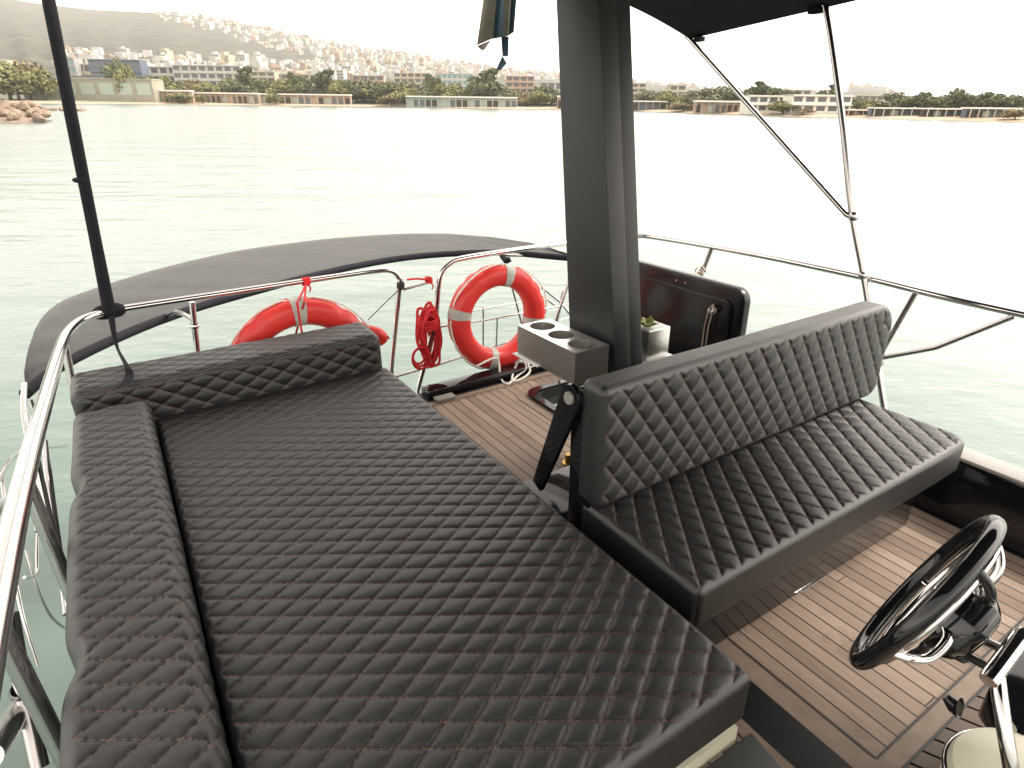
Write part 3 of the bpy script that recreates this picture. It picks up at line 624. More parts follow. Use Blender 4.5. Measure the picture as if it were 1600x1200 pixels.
# tubes of the awning frame and boarding rail below the port rail
def tubepx(name,pp,x,r,m,par): mb=MB(); mb.tube([onx(a,b,x) for a,b in pp],r,n=10,sub=4); return mb.build(name,m,par)
tubepx('frame_arm',[(38,600),(37,640),(44,690),(52,760),(60,830)],-.55,.013,STEEL,aw)
tubepx('frame_arm',[(47,625),(70,700),(84,800),(95,880),(104,960)],-.50,.013,STEEL,aw)
tubepx('frame_arm',[(56,720),(78,820),(100,905),(112,960)],-.46,.015,STEEL,aw)
tubepx('frame_arm',[(70,690),(76,760),(90,850),(97,880)],-.47,.012,STEEL,aw)
lr=empty('boarding_rail',(-.8,2.5,-.5)); tag(lr,'bent steel boarding rail on the side deck below the port rail','rail')
tubepx('tube',[(-30,800),(0,745),(18,716),(40,703),(70,700),(105,696)],-.95,.016,STEEL,lr)
tubepx('tube',[(3,745),(10,800),(20,880),(35,960),(60,1040)],-.95,.012,STEEL,lr)
tubepx('tube',[(60,780),(58,860),(57,895),(45,902),(38,902)],-.80,.009,STEEL,lr)
tubepx('tube',[(40,860),(56,910),(75,955),(92,975),(110,985)],-.80,.008,STEEL,lr)
tubepx('tube',[(-30,812),(0,792),(30,780)],-.70,.030,WHITEM,lr)
fd=empty('fender',(-.6,1.2,.4)); tag(fd,'grey cylindrical tube end with tied loop below the port rail','fender')
mb=MB(); a=onx(32,1105,-.50); b=onx(-20,1185,-.50); mb.tube([a,b],.030,n=20); mb.build('body',SATIN,fd)
mb=MB(); mb.tube([a+np.array([.0,.036*math.cos(t),.036*math.sin(t)]) for t in np.linspace(0,6.28,17)[:-1]],.004,n=6,closed=True); mb.build('cord_loop',WHITEROPE,fd)
mb=MB(); mb.tube([onx(15,960,-.47),onx(36,1080,-.47),onx(62,1200,-.47)],.021,n=14); mb.lathe([(.022,-.02),(.028,-.012),(.028,.012),(.022,.02)],onx(36,1080,-.47),(0,.4,-1)); mb.build('bracket_tube',SATIN,fd)

# stern gear seen through the full lifebuoy
sg=empty('stern_davit',(2.2,4.2,0)); tag(sg,'thin steel frame of the stern seen through the full lifebuoy','frame')
for pp,r in (([(735,486),(790,476),(822,470)],.009),([(755,480),(755,555)],.008),([(777,497),(775,555)],.008),([(798,440),(806,470),(815,505)],.009),([(846,448),(876,472),(890,490)],.012),([(856,468),(868,477)],.012),([(862,505),(900,490)],.008),([(745,550),(800,533)],.012),([(880,455),(870,505),(866,520)],.012)):
    mb=MB(); mb.tube([ony(a,b,4.3) for a,b in pp],r*1.1,n=8); mb.build('tube',SATIN,sg)
mb=MB(); mb.tube([onz(785,400,.42),onz(791,408,.40),onz(797,405,.42)],.03,n=8); mb.build('fitting',CLOTHB,sg)

# ================================================================== FLAG
fl=empty('flag',(2.3,3.5,2.3)); tag(fl,'olive and dark blue flag hanging limp from above beside the mast','flag')
def flagpart(polys,m,name):
    mb=MB()
    for (tl,tr,bl,br2,dep,ph) in polys:
        n=8;k=10; vs=[]
        for lay in (0,.004):
            for i in range(n+1):
                for j in range(k+1):
                    s=i/n;t=j/k; x=(tl[0]*(1-s)+bl[0]*s)*(1-t)+(tr[0]*(1-s)+br2[0]*s)*t; y=(tl[1]*(1-s)+bl[1]*s)*(1-t)+(tr[1]*(1-s)+br2[1]*s)*t
                    vs.append(ony(x,y,3.50+dep+.015*math.sin(3.1*t+ph+s)+lay))
        K=(n+1)*(k+1); fs=[]
        for i in range(n):
            for j in range(k): a=i*(k+1)+j; fs.append((a,a+1,a+k+2,a+k+1)); fs.append((K+a,K+a+k+1,K+a+k+2,K+a+1))
        mb.add(vs,fs,True)
    return mb.build(name,m,fl)
flagpart([((772,-120),(786,-120),(745,71),(770,60),0,0),((790,-120),(806,-120),(784,58),(795,56),.01,1.2)],FLAGM,'olive_panel')
flagpart([((784,-120),(794,-120),(769,61),(785,58),.012,2),((803,-120),(816,-120),(794,56),(803,50),.0,.5)],FLAGB,'blue_panel')
flagpart([((783,57),(795,57),(785,88),(794,88),.008,1),((785,87),(792,99),(775,109),(782,110),.008,1)],FLAGB,'torn_strip')
flagpart([((745,72),(768,62),(753,79),(757,78),.004,1)],mat('faded_cloth',(.34,.27,.27),.9),'faded_corner')
mb=MB(); mb.tube([ony(780,-118,3.5),ony(784,-135,3.45),ony(786,-150,3.40)],.004); mb.build('halyard',GREYROPE,fl)

# ================================================================== STEERING WHEEL
def at(px,py,d): return CAM+ray(px,py)/F*d
wc=at(1443,926,1.22); wa=np.array([-.16,.86,.34]); wa/=np.linalg.norm(wa)
e1=np.cross(wa,[0,0,1.]); e1/=np.linalg.norm(e1); e2=np.cross(e1,wa)
if e2[2]<0: e2=-e2
sw=empty('steering_wheel',wc); tag(sw,'glossy black steering wheel with chrome inner ring and curved spokes','steering wheel')
R0=.188
cp=lambda r,o,n=48:[wc+(e1*math.cos(t)+e2*math.sin(t))*r+wa*o for t in np.linspace(0,2*math.pi,n+1)[:-1]]
mb=MB(); mb.tube(cp(R0,0,64),.0165,n=16,closed=True); mb.build('rim',GLOSS,sw)
mb=MB(); mb.tube(cp(R0-.028,-.022,64),.008,n=12,closed=True); mb.build('inner_ring',STEEL,sw)
for k in range(5):
    a=2*math.pi*k/5+.5; d=e1*math.cos(a)+e2*math.sin(a); dn=e1*math.cos(a+.25)+e2*math.sin(a+.25); mb=MB()
    mb.tube([wc-wa*.052+d*.050,wc-wa*.066+d*.085,wc-wa*.064+dn*.125,wc-wa*.040+dn*.160,wc-wa*.006+dn*(R0-.006)],[.010,.0095,.009,.009,.009],n=12,sub=4,flat=.8); mb.build('spoke',GLOSS if k in (1,3) else STEEL,sw)
    if k==0: mb=MB(); mb.tube([wc-wa*.045+d*.050,wc-wa*.052+d*.085,wc-wa*.046+dn*.125,wc-wa*.026+dn*.158,wc-wa*.004+dn*(R0-.012)],.0045,n=10,sub=4); mb.build('spoke_rib',STEEL,sw)
mb=MB(); hc=wc-wa*.070; mb.lathe([(0,.030),(.050,.030),(.068,.026),(.076,.012),(.076,-.022),(.066,-.036),(.046,-.044),(0,-.044)],hc,wa,n=8,smooth=False); mb.build('hub',GLOSS,sw,bevel=.003)
mb=MB(); mb.lathe([(.0,.045),(.018,.044),(.028,.038),(.032,.029)],hc,wa,n=28); mb.tube([hc+wa*.026+(e1*math.cos(t)+e2*math.sin(t))*.052 for t in np.linspace(0,6.283,33)[:-1]],.006,closed=True); mb.build('hub_cap',STEEL,sw)
# ================================================================== HELM CONSOLE
hcn=empty('helm_console',(1.5,.1,0)); tag(hcn,'helm console with black top and cream moulded sides at the near edge of the deck','console')
mb=MB(); se=at(1568,1012,1.13); mb.tube([hc-wa*.05,se+(se-hc)*.2],.0085,n=14); mb.build('steering_shaft',STEEL,hcn)
# black top panel, edge runs across the boat
t0=onz(1545,1072,.52); t1=onz(1640,962,.52); t2=onz(1720,1000,.52); t3=onz(1520,1165,.50)
mb=MB(); mb.prism([t0,t1,onz(1760,1010,.52),onz(1600,1150,.52)],(0,0,-.10)); mb.build('top_panel',GLOSS,hcn,bevel=.012)
mb=MB(); mb.prism([onz(1556,1108,.42),onz(1650,1005,.42),onz(1760,1110,.42),onz(1620,1250,.42)],(0,0,-.41)); mb.build('front_panel',MATTE,hcn,bevel=.01)
# cream moulding with curved chrome trim
cc_=onz(1612,1240,.50); rr_=np.linalg.norm(onz(1480,1192,.50)-cc_)
mb=MB(); mb.lathe([(rr_*1.02,-.50),(rr_*1.0,-.02),(rr_*.985,.0),(rr_*.95,.012),(rr_*.7,.03),(0,.035)],cc_,n=56); mb.build('moulding',CREAM,hcn)
mb=MB(); mb.tube([cc_+np.array([math.cos(t)*rr_*1.0,math.sin(t)*rr_*1.0,-.012]) for t in np.linspace(0,6.283,65)[:-1]],.0075,closed=True); mb.build('trim_ring',STEEL,hcn)
mb=MB(); c3=onz(1640,1120,.50); mb.box((c3[0]-.12,c3[1]-.10,.40),(c3[0]+.25,c3[1]+.05,.515),.02); mb.build('cream_block',CREAM,hcn)
mb=MB(); kb=at(1503,1021,1.16); kd=at(1535,1038,1.12)-kb; kd/=np.linalg.norm(kd); mb.lathe([(0,-.012),(.014,-.011),(.017,-.006),(.017,.006),(.013,.011),(.008,.012)],kb,kd,n=14,smooth=False); mb.build('knob',CAULK,hcn,bevel=.001)
mb=MB(); mb.tube([kb+kd*.01,kb+kd*.06],.0075); mb.build('knob_shaft',MATTE,hcn)
mb=MB(); k0=at(1478,1088,1.35); mb.tube([k0,at(1490,1102,1.34),at(1500,1106,1.33)],[.010,.017,.022],n=10); mb.build('drip_edge',GLOSS,hcn)
# throttle
th=empty('throttle_lever',at(1560,1150,1.05)); tag(th,'chrome throttle lever with wide flat handle standing on the console','throttle')
ta=at(1548,1058,1.02); tb=at(1596,993,1.08); mb=MB(); mb.tube([ta+(ta-tb)*.06,ta,tb,tb+(tb-ta)*.06],[.008,.015,.0155,.009],n=20,sub=4,flat=.75); mb.build('handle',STEEL,th)
mb=MB(); mb.tube([ta+(tb-ta)*.18,at(1565,1110,1.00),at(1578,1190,.99),at(1590,1260,1.0)],.0115,n=16,sub=3); mb.build('arm',STEEL,th)
# curved teak footrest in front of the console
mb=MB(); NP=9; 
for k in range(NP):
    vs=[]; n=14
    for j in range(n+1):
        t=j/n
        for s in (0,.86):
            q=(k+s)/NP; xa=1.47+.62*q; x=xa+.10*math.sin(t*1.9)-.02*t; y=.378-.36*t; vs.append((x,y,.004)) 
    mb.add(vs,[(2*j,2*j+1,2*j+3,2*j+2) for j in range(n)])
struct(mb.build('footwell_teak',TEAK_CURVE_SHADE))
sheet('footwell',[(1.45,-1.2,2.93,.383)],.0,MATTE)  # black floor sheet, shadow between deck border and console is put into its colour

# ================================================================== SEA AND SHORE
def water_mat():
    m=bpy.data.materials.new('sea_water'); m.use_nodes=True; n=m.node_tree; b=n.nodes['Principled BSDF']; L=n.links.new
    b.inputs['Base Color'].default_value=(.06,.10,.09,1); b.inputs['Roughness'].default_value=.20; b.inputs['IOR'].default_value=1.6; b.inputs['Specular IOR Level'].default_value=.5
    tc=n.nodes.new('ShaderNodeTexCoord')
    def nz(sc,st,det):
        mp=n.nodes.new('ShaderNodeMapping'); mp.inputs['Scale'].default_value=st; mp.inputs['Rotation'].default_value=(0,0,.12); L(tc.outputs['Object'],mp.inputs[0])
        t=n.nodes.new('ShaderNodeTexNoise'); t.inputs['Scale'].default_value=sc; t.inputs['Detail'].default_value=det; t.inputs['Roughness'].default_value=.55; L(mp.outputs[0],t.inputs['Vector']); return t.outputs[0]
    a=nz(.9,(.45,1,1),4); c=nz(.13,(.35,1,1),3); d=nz(3.2,(.6,1,1),3)
    def mth(op,x,y):
        q=n.nodes.new('ShaderNodeMath'); q.operation=op
        for i,v in enumerate((x,y)):
            if isinstance(v,(int,float)): q.inputs[i].default_value=v
            else: L(v,q.inputs[i])
        return q.outputs[0]
    hgt=mth('ADD',mth('ADD',mth('MULTIPLY',a,.20),mth('MULTIPLY',c,.75)),mth('MULTIPLY',d,.045))
    bp=n.nodes.new('ShaderNodeBump'); bp.inputs['Strength'].default_value=1.0; bp.inputs['Distance'].default_value=.30; L(hgt,bp.inputs['Height']); L(bp.outputs[0],b.inputs['Normal'])
    # shallow / deep patches
    e=nz(.02,(1,1,1),3); mi=n.nodes.new('ShaderNodeMix'); mi.data_type='RGBA'; L(e,mi.inputs[0]); mi.inputs[6].default_value=(.078,.122,.104,1); mi.inputs[7].default_value=(.108,.152,.128,1); L(mi.outputs[2],b.inputs['Base Color'])
    return m
SEA0=CAM-UPW*HW
mb=MB(); 
mb.add([(-9000,-3000,0),(9000,-3000,0),(9000,9000,0),(-9000,9000,0)],[(0,1,2,3)])
sea=struct(mb.build('sea',water_mat())); sea.matrix_world=farmat(SEA0)
def Dold(px): return float(np.interp(px,[-400,0,100,400,600,870,1000,1200,1400,1600,2000],[400,372,350,326,345,392,370,282,262,246,235]))
def Dsh(px): return float(np.interp(px,[-400,0,100,400,600,870,1000,1200,1400,1600,2000],[470,470,476,560,565,530,463,339,289,254,235]))
SKY=[(-600,-330),(-300,-150),(-120,-60),(0,-18),(85,4),(170,15),(265,20),(330,28),(400,43),(480,58),(560,76),(610,84),(640,84),(662,89),(680,97),(740,105),(800,114),(860,119),(900,124),(1000,129),(1100,139),(1250,146),(1310,145),(1330,138),(1350,136),(1370,139),(1400,148),(1500,156),(1700,160),(2100,165)]
def skyy(px): return float(np.interp(px,[a for a,b in SKY],[b for a,b in SKY]))
DMAX=4200.
_ph=rng.uniform(0,6.28,12)
def tn(x,y): return sum(math.sin(x*f*1.3+y*f*.7+_ph[k])/(1+k) for k,f in enumerate((.05,.11,.23,.47,.9)))*.3
def terr(px,D):
    d0=Dsh(px)
    if D<=d0: return -1.0
    if D<d0+60: return float(np.interp(D-d0,[0,2,12,35,60],[-.3,.35,1.0,1.8,2.4]))
    H=hpx(px,skyy(px),DMAX)
    t=min(1,max(0,(D-650)/(DMAX-650))); g=t**1.25
    base=np.interp(D,[d0+60,650,DMAX],[2.4,6,7])
    return float(base+(H-7)*g+ (tn(px*.9,D*.0035)*H*.016*min(1,4*t)*(1-t)*3.0 if t>0 else 0))
def tmesh(name,cols,rows,m):
    mb=MB(); vs=[]
    for px in cols:
        for r in rows:
            D=r(px) if callable(r) else r; vs.append(far(px,D,terr(px,D)))
    nr=len(rows); mb.add(vs,[(i*nr+j,(i+1)*nr+j,(i+1)*nr+j+1,i*nr+j+1) for i in range(len(cols)-1) for j in range(nr-1)],True)
    return struct(mb.build(name,m,auto=False))
SAND=mat('beach_sand',(.36,.27,.19),.9,var=.15,vscale=.05); EARTH=mat('coastal_ground',(.12,.115,.075),.9,var=.4,vscale=.02)
HILL=mat('hill_scrub',(.038,.042,.028),.95,var=.4,vscale=.018,col2=(.085,.080,.058),bump=.0)
tmesh('beach',range(-400,2001,20),[lambda p:Dsh(p)-3,lambda p:Dsh(p)+.1,lambda p:Dsh(p)+2,lambda p:Dsh(p)+12,lambda p:Dsh(p)+22],SAND)
tmesh('shore_ground',range(-400,2001,20),[lambda p:Dsh(p)+22,lambda p:Dsh(p)+35,lambda p:Dsh(p)+60,lambda p:Dsh(p)+75,lambda p:max(Dsh(p)+90,650)],EARTH)
tmesh('hillside',list(range(-600,2101,9)),[lambda p:max(Dsh(p)+90,650)]+list(np.linspace(672,DMAX,60))+[DMAX+300],HILL)

# ---- buildings
WALLC=[mat('plaster_%s'%k,c,.8,var=.06,vscale=.3) for k,c in (('white',(.47,.45,.41)),('cream',(.44,.38,.28)),('peach',(.42,.30,.22)),('grey',(.28,.27,.26)))]
CLUB=mat('bright_plaster',(.74,.71,.64),.7,var=.04,vscale=.3); WIN=mat('dark_window',(.10,.11,.12),.25); TEALG=mat('teal_glass',(.16,.30,.30),.2); BLUEW=mat('slate_blue_wall',(.10,.12,.16),.6); ROOFT=mat('terracotta_roof',(.36,.16,.09),.8); CONC=mat('concrete',(.27,.26,.20),.8,var=.1,vscale=.3); SHADEM=mat('opening_shade',(.06,.05,.04),.9)  # SHADEM paints the shade inside open fronts as a flat dark colour
PALEG=mat('pale_green_glass',(.33,.38,.32),.3)
def building(px0,px1,yt,D,label,cat='building',wall=0,win=None,floors=3,depth=14,bays=6,base=None,roof=None,group=None,name='building',awn=None,over=.6):
    pc=(px0+px1)/2; D=D+Dsh(pc)-Dold(pc); g=terr(pc,D) if base is None else base; H=hpx(pc,yt,D)-g; W=(px1-px0)/F*D
    o=empty(name,far(pc,D,g)); o.matrix_world=farmat(far(pc,D,g)); tag(o,label,cat,group)
    def part(nm,mb,m):
        q=mb.build(nm,m); q.parent=o; return q
    wm=WALLC[wall] if isinstance(wall,int) else wall; fl=H/floors
    mb=MB(); mb.box((-W/2,0,-1),(W/2,depth,H)); part('wall',mb,wm)
    for f in range(floors):
        mb=MB()
        for b in range(bays):
            x0=-W/2+W*(b+.14)/bays; x1=-W/2+W*(b+.86)/bays
            mb.box((x0,-.05,fl*f+fl*.28),(x1,.3,fl*f+fl*.82))
        part('window_row',mb,win or WIN)
        if over>0 and floors>1:
            mb=MB(); mb.box((-W/2-.15,-over*1.8,fl*(f+1)-fl*.10),(W/2+.15,.0,fl*(f+1)-.02)); part('balcony',mb,WALLC[0] if wall==0 else wm)
    mb=MB(); mb.box((-W/2-.35,-over,H),(W/2+.35,depth+.3,H+.35)); part('roof',mb,roof or WALLC[0])
    return o
def pavilion(px0,px1,yt,D,label,bays=10,wall=1,back=None,roof=None):
    pc=(px0+px1)/2; D=D+Dsh(pc)-Dold(pc)+4; g=terr(pc,D); H=hpx(pc,yt,D)-g; W=(px1-px0)/F*D
    o=empty('beach_pavilion',far(pc,D,g)); o.matrix_world=farmat(far(pc,D,g)); tag(o,label,'pavilion')
    mb=MB(); mb.box((-W/2,3.0,-.5),(W/2,6,H*.9)); q=mb.build('back_wall',back or WALLC[2]); q.parent=o
    for b in range(bays):
        if (b*7+int(px0))%6!=1: mb=MB(); mb.box((-W/2+W*(b+.1)/bays,2.7,.2),(-W/2+W*(b+.9)/bays,2.95,H*.66)); q=mb.build('doorway',(SHADEM,WIN,SHADEM,PALEG,WIN)[(b*3+int(px0))%5]); q.parent=o
    for b in range(bays+1):
        x=-W/2+W*b/bays; mb=MB(); mb.box((x-.18,0,-.5),(x+.18,.35,H*.9)); q=mb.build('column',WALLC[wall]); q.parent=o
    mb=MB(); mb.box((-W/2-.5,-.5,H*.9),(W/2+.5,6.5,H+.25)); q=mb.build('roof',roof or CLUB); q.parent=o
    return o
building(48,232,123,395,'long low concrete building on the waterfront at the far left',wall=CONC,win=PALEG,floors=1,bays=7,depth=18)
building(110,226,120,430,'flat grey roofed hall rising behind the low waterfront building',wall=3,floors=1,bays=3,depth=10,roof=BLUEW)
building(155,226,93,520,'slate blue block behind the low waterfront building',wall=BLUEW,win=WIN,floors=3,bays=4)
building(100,128,90,560,'grey glazed office block just right of the black pole',wall=3,win=TEALG,floors=4,bays=4)
building(132,152,100,560,'narrow cream block between two darker blocks',wall=1,floors=3,bays=2)
building(-10,24,94,560,'cream block among trees at the left edge',wall=1,floors=3,bays=3)
building(232,282,104,540,'white flats with wide balconies left of the large white hotel',floors=3,bays=4)
building(283,378,102,500,'large white three storey hotel behind the beach trees',floors=4,bays=8)
building(386,432,112,600,'pale flats half hidden by trees left of the centre',wall=1,floors=3,bays=4)
building(430,500,116,620,'cream flats behind the tall dark pines',wall=1,floors=3,bays=5)
building(556,600,118,600,'peach coloured flats rising above the tree clump',wall=2,floors=3,bays=4)
building(620,668,114,640,'pale block with brown windows left of the glass hotel',wall=1,floors=4,bays=5)
building(686,737,115,520,'teal glass fronted hotel with white frame',wall=0,win=TEALG,floors=4,bays=7,over=.3)
building(792,832,119,540,'white and pink balconied flats left of the mast',wall=2,floors=4,bays=4)
building(845,888,128,560,'low white house beside the mast',wall=0,floors=2,bays=4)
building(985,1006,130,520,'cream flats just right of the mast',wall=1,floors=4,bays=2)
building(1045,1068,133,520,'pale house with roof terrace behind round trees',wall=1,floors=3,bays=2)
building(1225,1262,140,480,'white villa above the long beach club',wall=0,floors=2,bays=3)
building(1172,1242,150,300,'left wing of the long white beach club',wall=CLUB,floors=2,bays=5,depth=12,over=1.0)
building(1240,1325,149,294,'right wing of the long white beach club with square windows',wall=CLUB,floors=2,bays=5,depth=12,over=1.0)
building(1325,1375,149,420,'low pale houses beneath the small distant hill',wall=1,floors=2,bays=5)
pavilion(248,296,141,352,'row of beach changing rooms at the foot of the low concrete building',6,1)
pavilion(300,398,145,345,'long row of beach huts below the large white hotel',13,1)
pavilion(400,540,147,350,'long white beach pavilion below the dark pines',15,0,WALLC[2])
pavilion(643,800,151,368,'long glazed beach pavilion below the teal hotel',18,0,PALEG)
pavilion(872,884,150,392,'small beach hut beside the mast',2,2)
pavilion(990,1040,158,372,'beach huts to the right of the mast',5,2,BLUEW)
pavilion(1092,1172,158,312,'low beach restaurant with pink awnings',9,2,WALLC[2])
pavilion(1372,1452,169,272,'blue fronted beach bar with white roof',6,0,BLUEW)
pavilion(1455,1520,170,268,'dark open fronted beach bar at the right',5,0,SHADEM)
pavilion(1522,1592,169,262,'dark beach bar beside the right hand bush',6,1,BLUEW)
pavilion(1330,1372,172,276,'small terracotta beach kiosk',4,2,ROOFT)

# ---- trees: unit crowns (height 1) of leaf clumps, scaled per tree
def crown(kind,seed):
    rg=np.random.default_rng(seed); mb=MB(); N=900
    blobs=[]
    nb={'round':9,'pine':7,'tall':8}[kind]
    for k in range(nb):
        if kind=='round': a=rg.uniform(0,6.28); rr=rg.uniform(.05,.32); blobs.append((math.cos(a)*rr,math.sin(a)*rr,rg.uniform(.24,.80),rg.uniform(.17,.25)))
        elif kind=='pine': a=rg.uniform(0,6.28); rr=rg.uniform(.05,.36); blobs.append((math.cos(a)*rr,math.sin(a)*rr,rg.uniform(.60,.86),rg.uniform(.12,.20)))
        else: z=.25+.68*k/(nb-1); blobs.append((rg.uniform(-.05,.05),rg.uniform(-.05,.05),z,.17*(1.15-z)+.05))
    for i in range(N):
        bx,by_,bz,br_=blobs[rg.integers(nb)]; d=rg.normal(size=3); d/=np.linalg.norm(d); p=np.array([bx,by_,bz])+d*br_*rg.uniform(.55,1.08)*np.array([1,1,.85])
        s=rg.uniform(.024,.052); a=rg.normal(size=3); a/=np.linalg.norm(a); b=np.cross(a,d+.3*rg.normal(size=3)); b/=np.linalg.norm(b)+1e-9
        mb.add([p-a*s-b*s*.6,p+a*s-b*s*.7,p+a*s*.8+b*s*.6,p-a*s*.7+b*s*.8],[(0,1,2,3)])
    return mb,blobs
GREENS=[mat('foliage_%s'%k,c,.85,var=.4,vscale=3,col2=c2) for k,c,c2 in (('dark',(.080,.095,.045),(.135,.15,.065)),('olive',(.165,.17,.055),(.235,.225,.08)),('grey',(.13,.135,.075),(.19,.19,.11)),('brown',(.20,.15,.07),(.26,.20,.09)))]
BARK=mat('bark',(.10,.075,.055),.9)
PROTO={}
def tree(px,yt,wpx,kind,col,D,label,base=None,group='trees along the far shore',name=None,cat='tree'):
    key=(kind,col,(int(px)*7)%3)
    if key not in PROTO:
        mb,bl=crown(kind,hash(key[2])%99+{'round':1,'pine':5,'tall':9}[kind]); me=mb.build('crown',GREENS[col],auto=False)
        tk=MB(); tk.tube([(0,0,-.05),(.01,0,.2),(0,.01,.5),(.01,0,.72)],[.028,.022,.016,.008],n=7)
        for b in bl[:5]: tk.tube([(0,0,.30+.05*random.random()),(b[0]*.5,b[1]*.5,(b[2]+.3)*.5),(b[0],b[1],b[2])],[.012,.009,.004],n=5)
        to=tk.build('trunk',BARK,auto=False); PROTO[key]=(me.data,to.data); bpy.data.objects.remove(me); bpy.data.objects.remove(to)
    g=terr(px,D) if base is None else base; H=hpx(px,yt,D)-g; W=wpx/F*D
    if kind=='round': sx=W/.66
    elif kind=='pine': sx=W/.95
    else: sx=W/.30
    o=empty(name or {'round':'round_tree','pine':'pine_tree','tall':'cypress_tree'}[kind]); o.matrix_world=farmat(far(px,D,g),random.uniform(0,6.28)*0,(1,1,1)); tag(o,label,cat,group)
    for nm,me in (('crown',PROTO[key][0]),('trunk',PROTO[key][1])):
        c=bpy.data.objects.new(nm,me); COL.objects.link(c); c.parent=o; c.scale=(sx,sx,max(H,1))
    return o
TL=[(15,88,64,'round',1),(47,86,52,'round',3),(70,100,40,'round',1),(28,113,56,'round',1),(195,83,30,'round',0),(205,94,26,'round',1),(240,112,34,'round',0),(262,114,30,'round',1),(280,128,28,'round',1),(305,118,24,'round',3),(327,123,30,'round',1),(345,130,22,'round',2),(372,119,30,'round',0),(390,103,20,'tall',0),(410,118,30,'round',0),(440,120,34,'round',1),(465,111,22,'pine',0),(481,118,28,'round',0),(500,115,22,'pine',0),(513,108,24,'tall',0),(532,121,28,'round',1),(548,119,26,'round',0),(570,117,34,'round',2),(590,122,30,'round',0),(580,132,46,'round',1),(612,122,30,'round',0),(632,126,34,'round',1),(655,134,26,'round',2),(678,114,22,'pine',0),(690,121,20,'round',1),(710,129,32,'round',1),(745,113,26,'round',0),(765,107,26,'tall',0),(768,119,40,'round',0),(750,130,36,'round',1),(788,136,26,'round',2),(812,146,26,'round',3),(824,147,26,'round',3),(846,138,30,'round',1),(866,140,28,'round',0),(884,142,24,'round',0),(1008,138,26,'round',2),(1026,145,32,'round',0),(1045,139,32,'round',1),(1064,148,30,'round',1),(1085,147,30,'round',0),(1100,134,44,'round',2),(1124,129,44,'round',2),(1146,133,38,'round',0),(1168,133,26,'pine',0),(1184,127,18,'tall',0),(1200,133,30,'pine',0),(1218,136,30,'pine',0),(1232,139,26,'pine',0),(1276,139,18,'pine',2),(1298,132,16,'tall',0),(1286,142,22,'round',2),(1340,151,34,'round',0),(1358,153,30,'round',1),(1378,156,26,'round',3),(1400,139,34,'round',0),(1416,148,28,'round',0),(1432,142,30,'pine',0),(1450,141,30,'round',0),(1474,149,26,'round',1),(1494,131,28,'round',0),(1510,144,30,'round',0),(1530,145,30,'round',0),(1546,139,28,'round',0),(1564,142,28,'round',0),(1584,143,30,'round',0),(1604,144,30,'round',0),(1628,142,34,'round',0),(1655,140,34,'round',0)]
def zone(px):
    for lim,t in ((90,'at the left edge'),(235,'behind the low concrete building'),(300,'beside the white balconied flats'),(400,'in front of the large white hotel'),(555,'behind the long beach pavilion'),(670,'in the clump left of the teal hotel'),(800,'round the teal glass hotel'),(895,'just left of the mast'),(1075,'just right of the mast'),(1245,'behind the beach restaurant'),(1330,'above the long white beach club'),(1460,'behind the blue fronted beach bar'),(2000,'in the row at the right edge')):
        if px<lim: return t
KW={'round':'rounded','pine':'flat topped','tall':'narrow pointed'}; CW=['dark green','olive green','greyish green','brownish green']
for (px,yt,wpx,kd,cl) in TL:
    D=Dsh(px)+(random.uniform(34,58) if not 1165<px<1332 else random.uniform(84,100)); tree(px,yt,wpx,kd,cl,D,'%s %s tree %s'%(CW[cl],KW[kd],zone(px)))
for (px,yt,wpx,cl,lab) in ((282,142,28,1,'olive bush on the sand by the changing rooms'),(316,144,14,1,'small olive bush beside the beach huts'),(430,143,22,1,'pale bush growing in front of the long white pavilion'),(612,145,26,3,'low brown bush on the beach left of the glazed pavilion'),(640,138,34,1,'tall bush at the left end of the glazed pavilion'),(1068,158,30,3,'brown leaning bush on the sand right of the mast'),(1225,155,36,1,'round green bush before the white beach club'),(1256,168,24,3,'low spreading bush below the white beach club'),(1590,168,30,3,'brown bush at the right edge on the sand')):
    tree(px,yt,wpx,'round',cl,Dsh(px)+8,lab,group=None,name='bush',cat='bush')
for k in range(62):
    px=random.uniform(232,895) if k<44 else random.uniform(990,1180); yt=np.interp(px,[232,400,900,1100,1180],[126,128,140,148,150])+random.uniform(-7,8)
    D=Dsh(px)+random.uniform(62,88); tree(px,yt,random.uniform(26,42),'round',random.choice((0,1,1,2)),D,'rounded olive green tree filling the second row %s'%zone(px),group='second row of shore trees')
# back row of mixed street trees filling the town foot
for k in range(90):
    px=random.uniform(-60,1660)
    if 900<px<980: continue
    D=random.uniform(680,900); yb=hpx; yt=np.interp(px,[0,300,600,900,1100,1600],[104,118,126,136,142,150])+random.uniform(-5,6)
    tree(px,yt,random.uniform(16,30),'round',random.choice((0,0,1,2)),D,'green tree among the town buildings %s'%zone(px),group='trees among the town buildings')
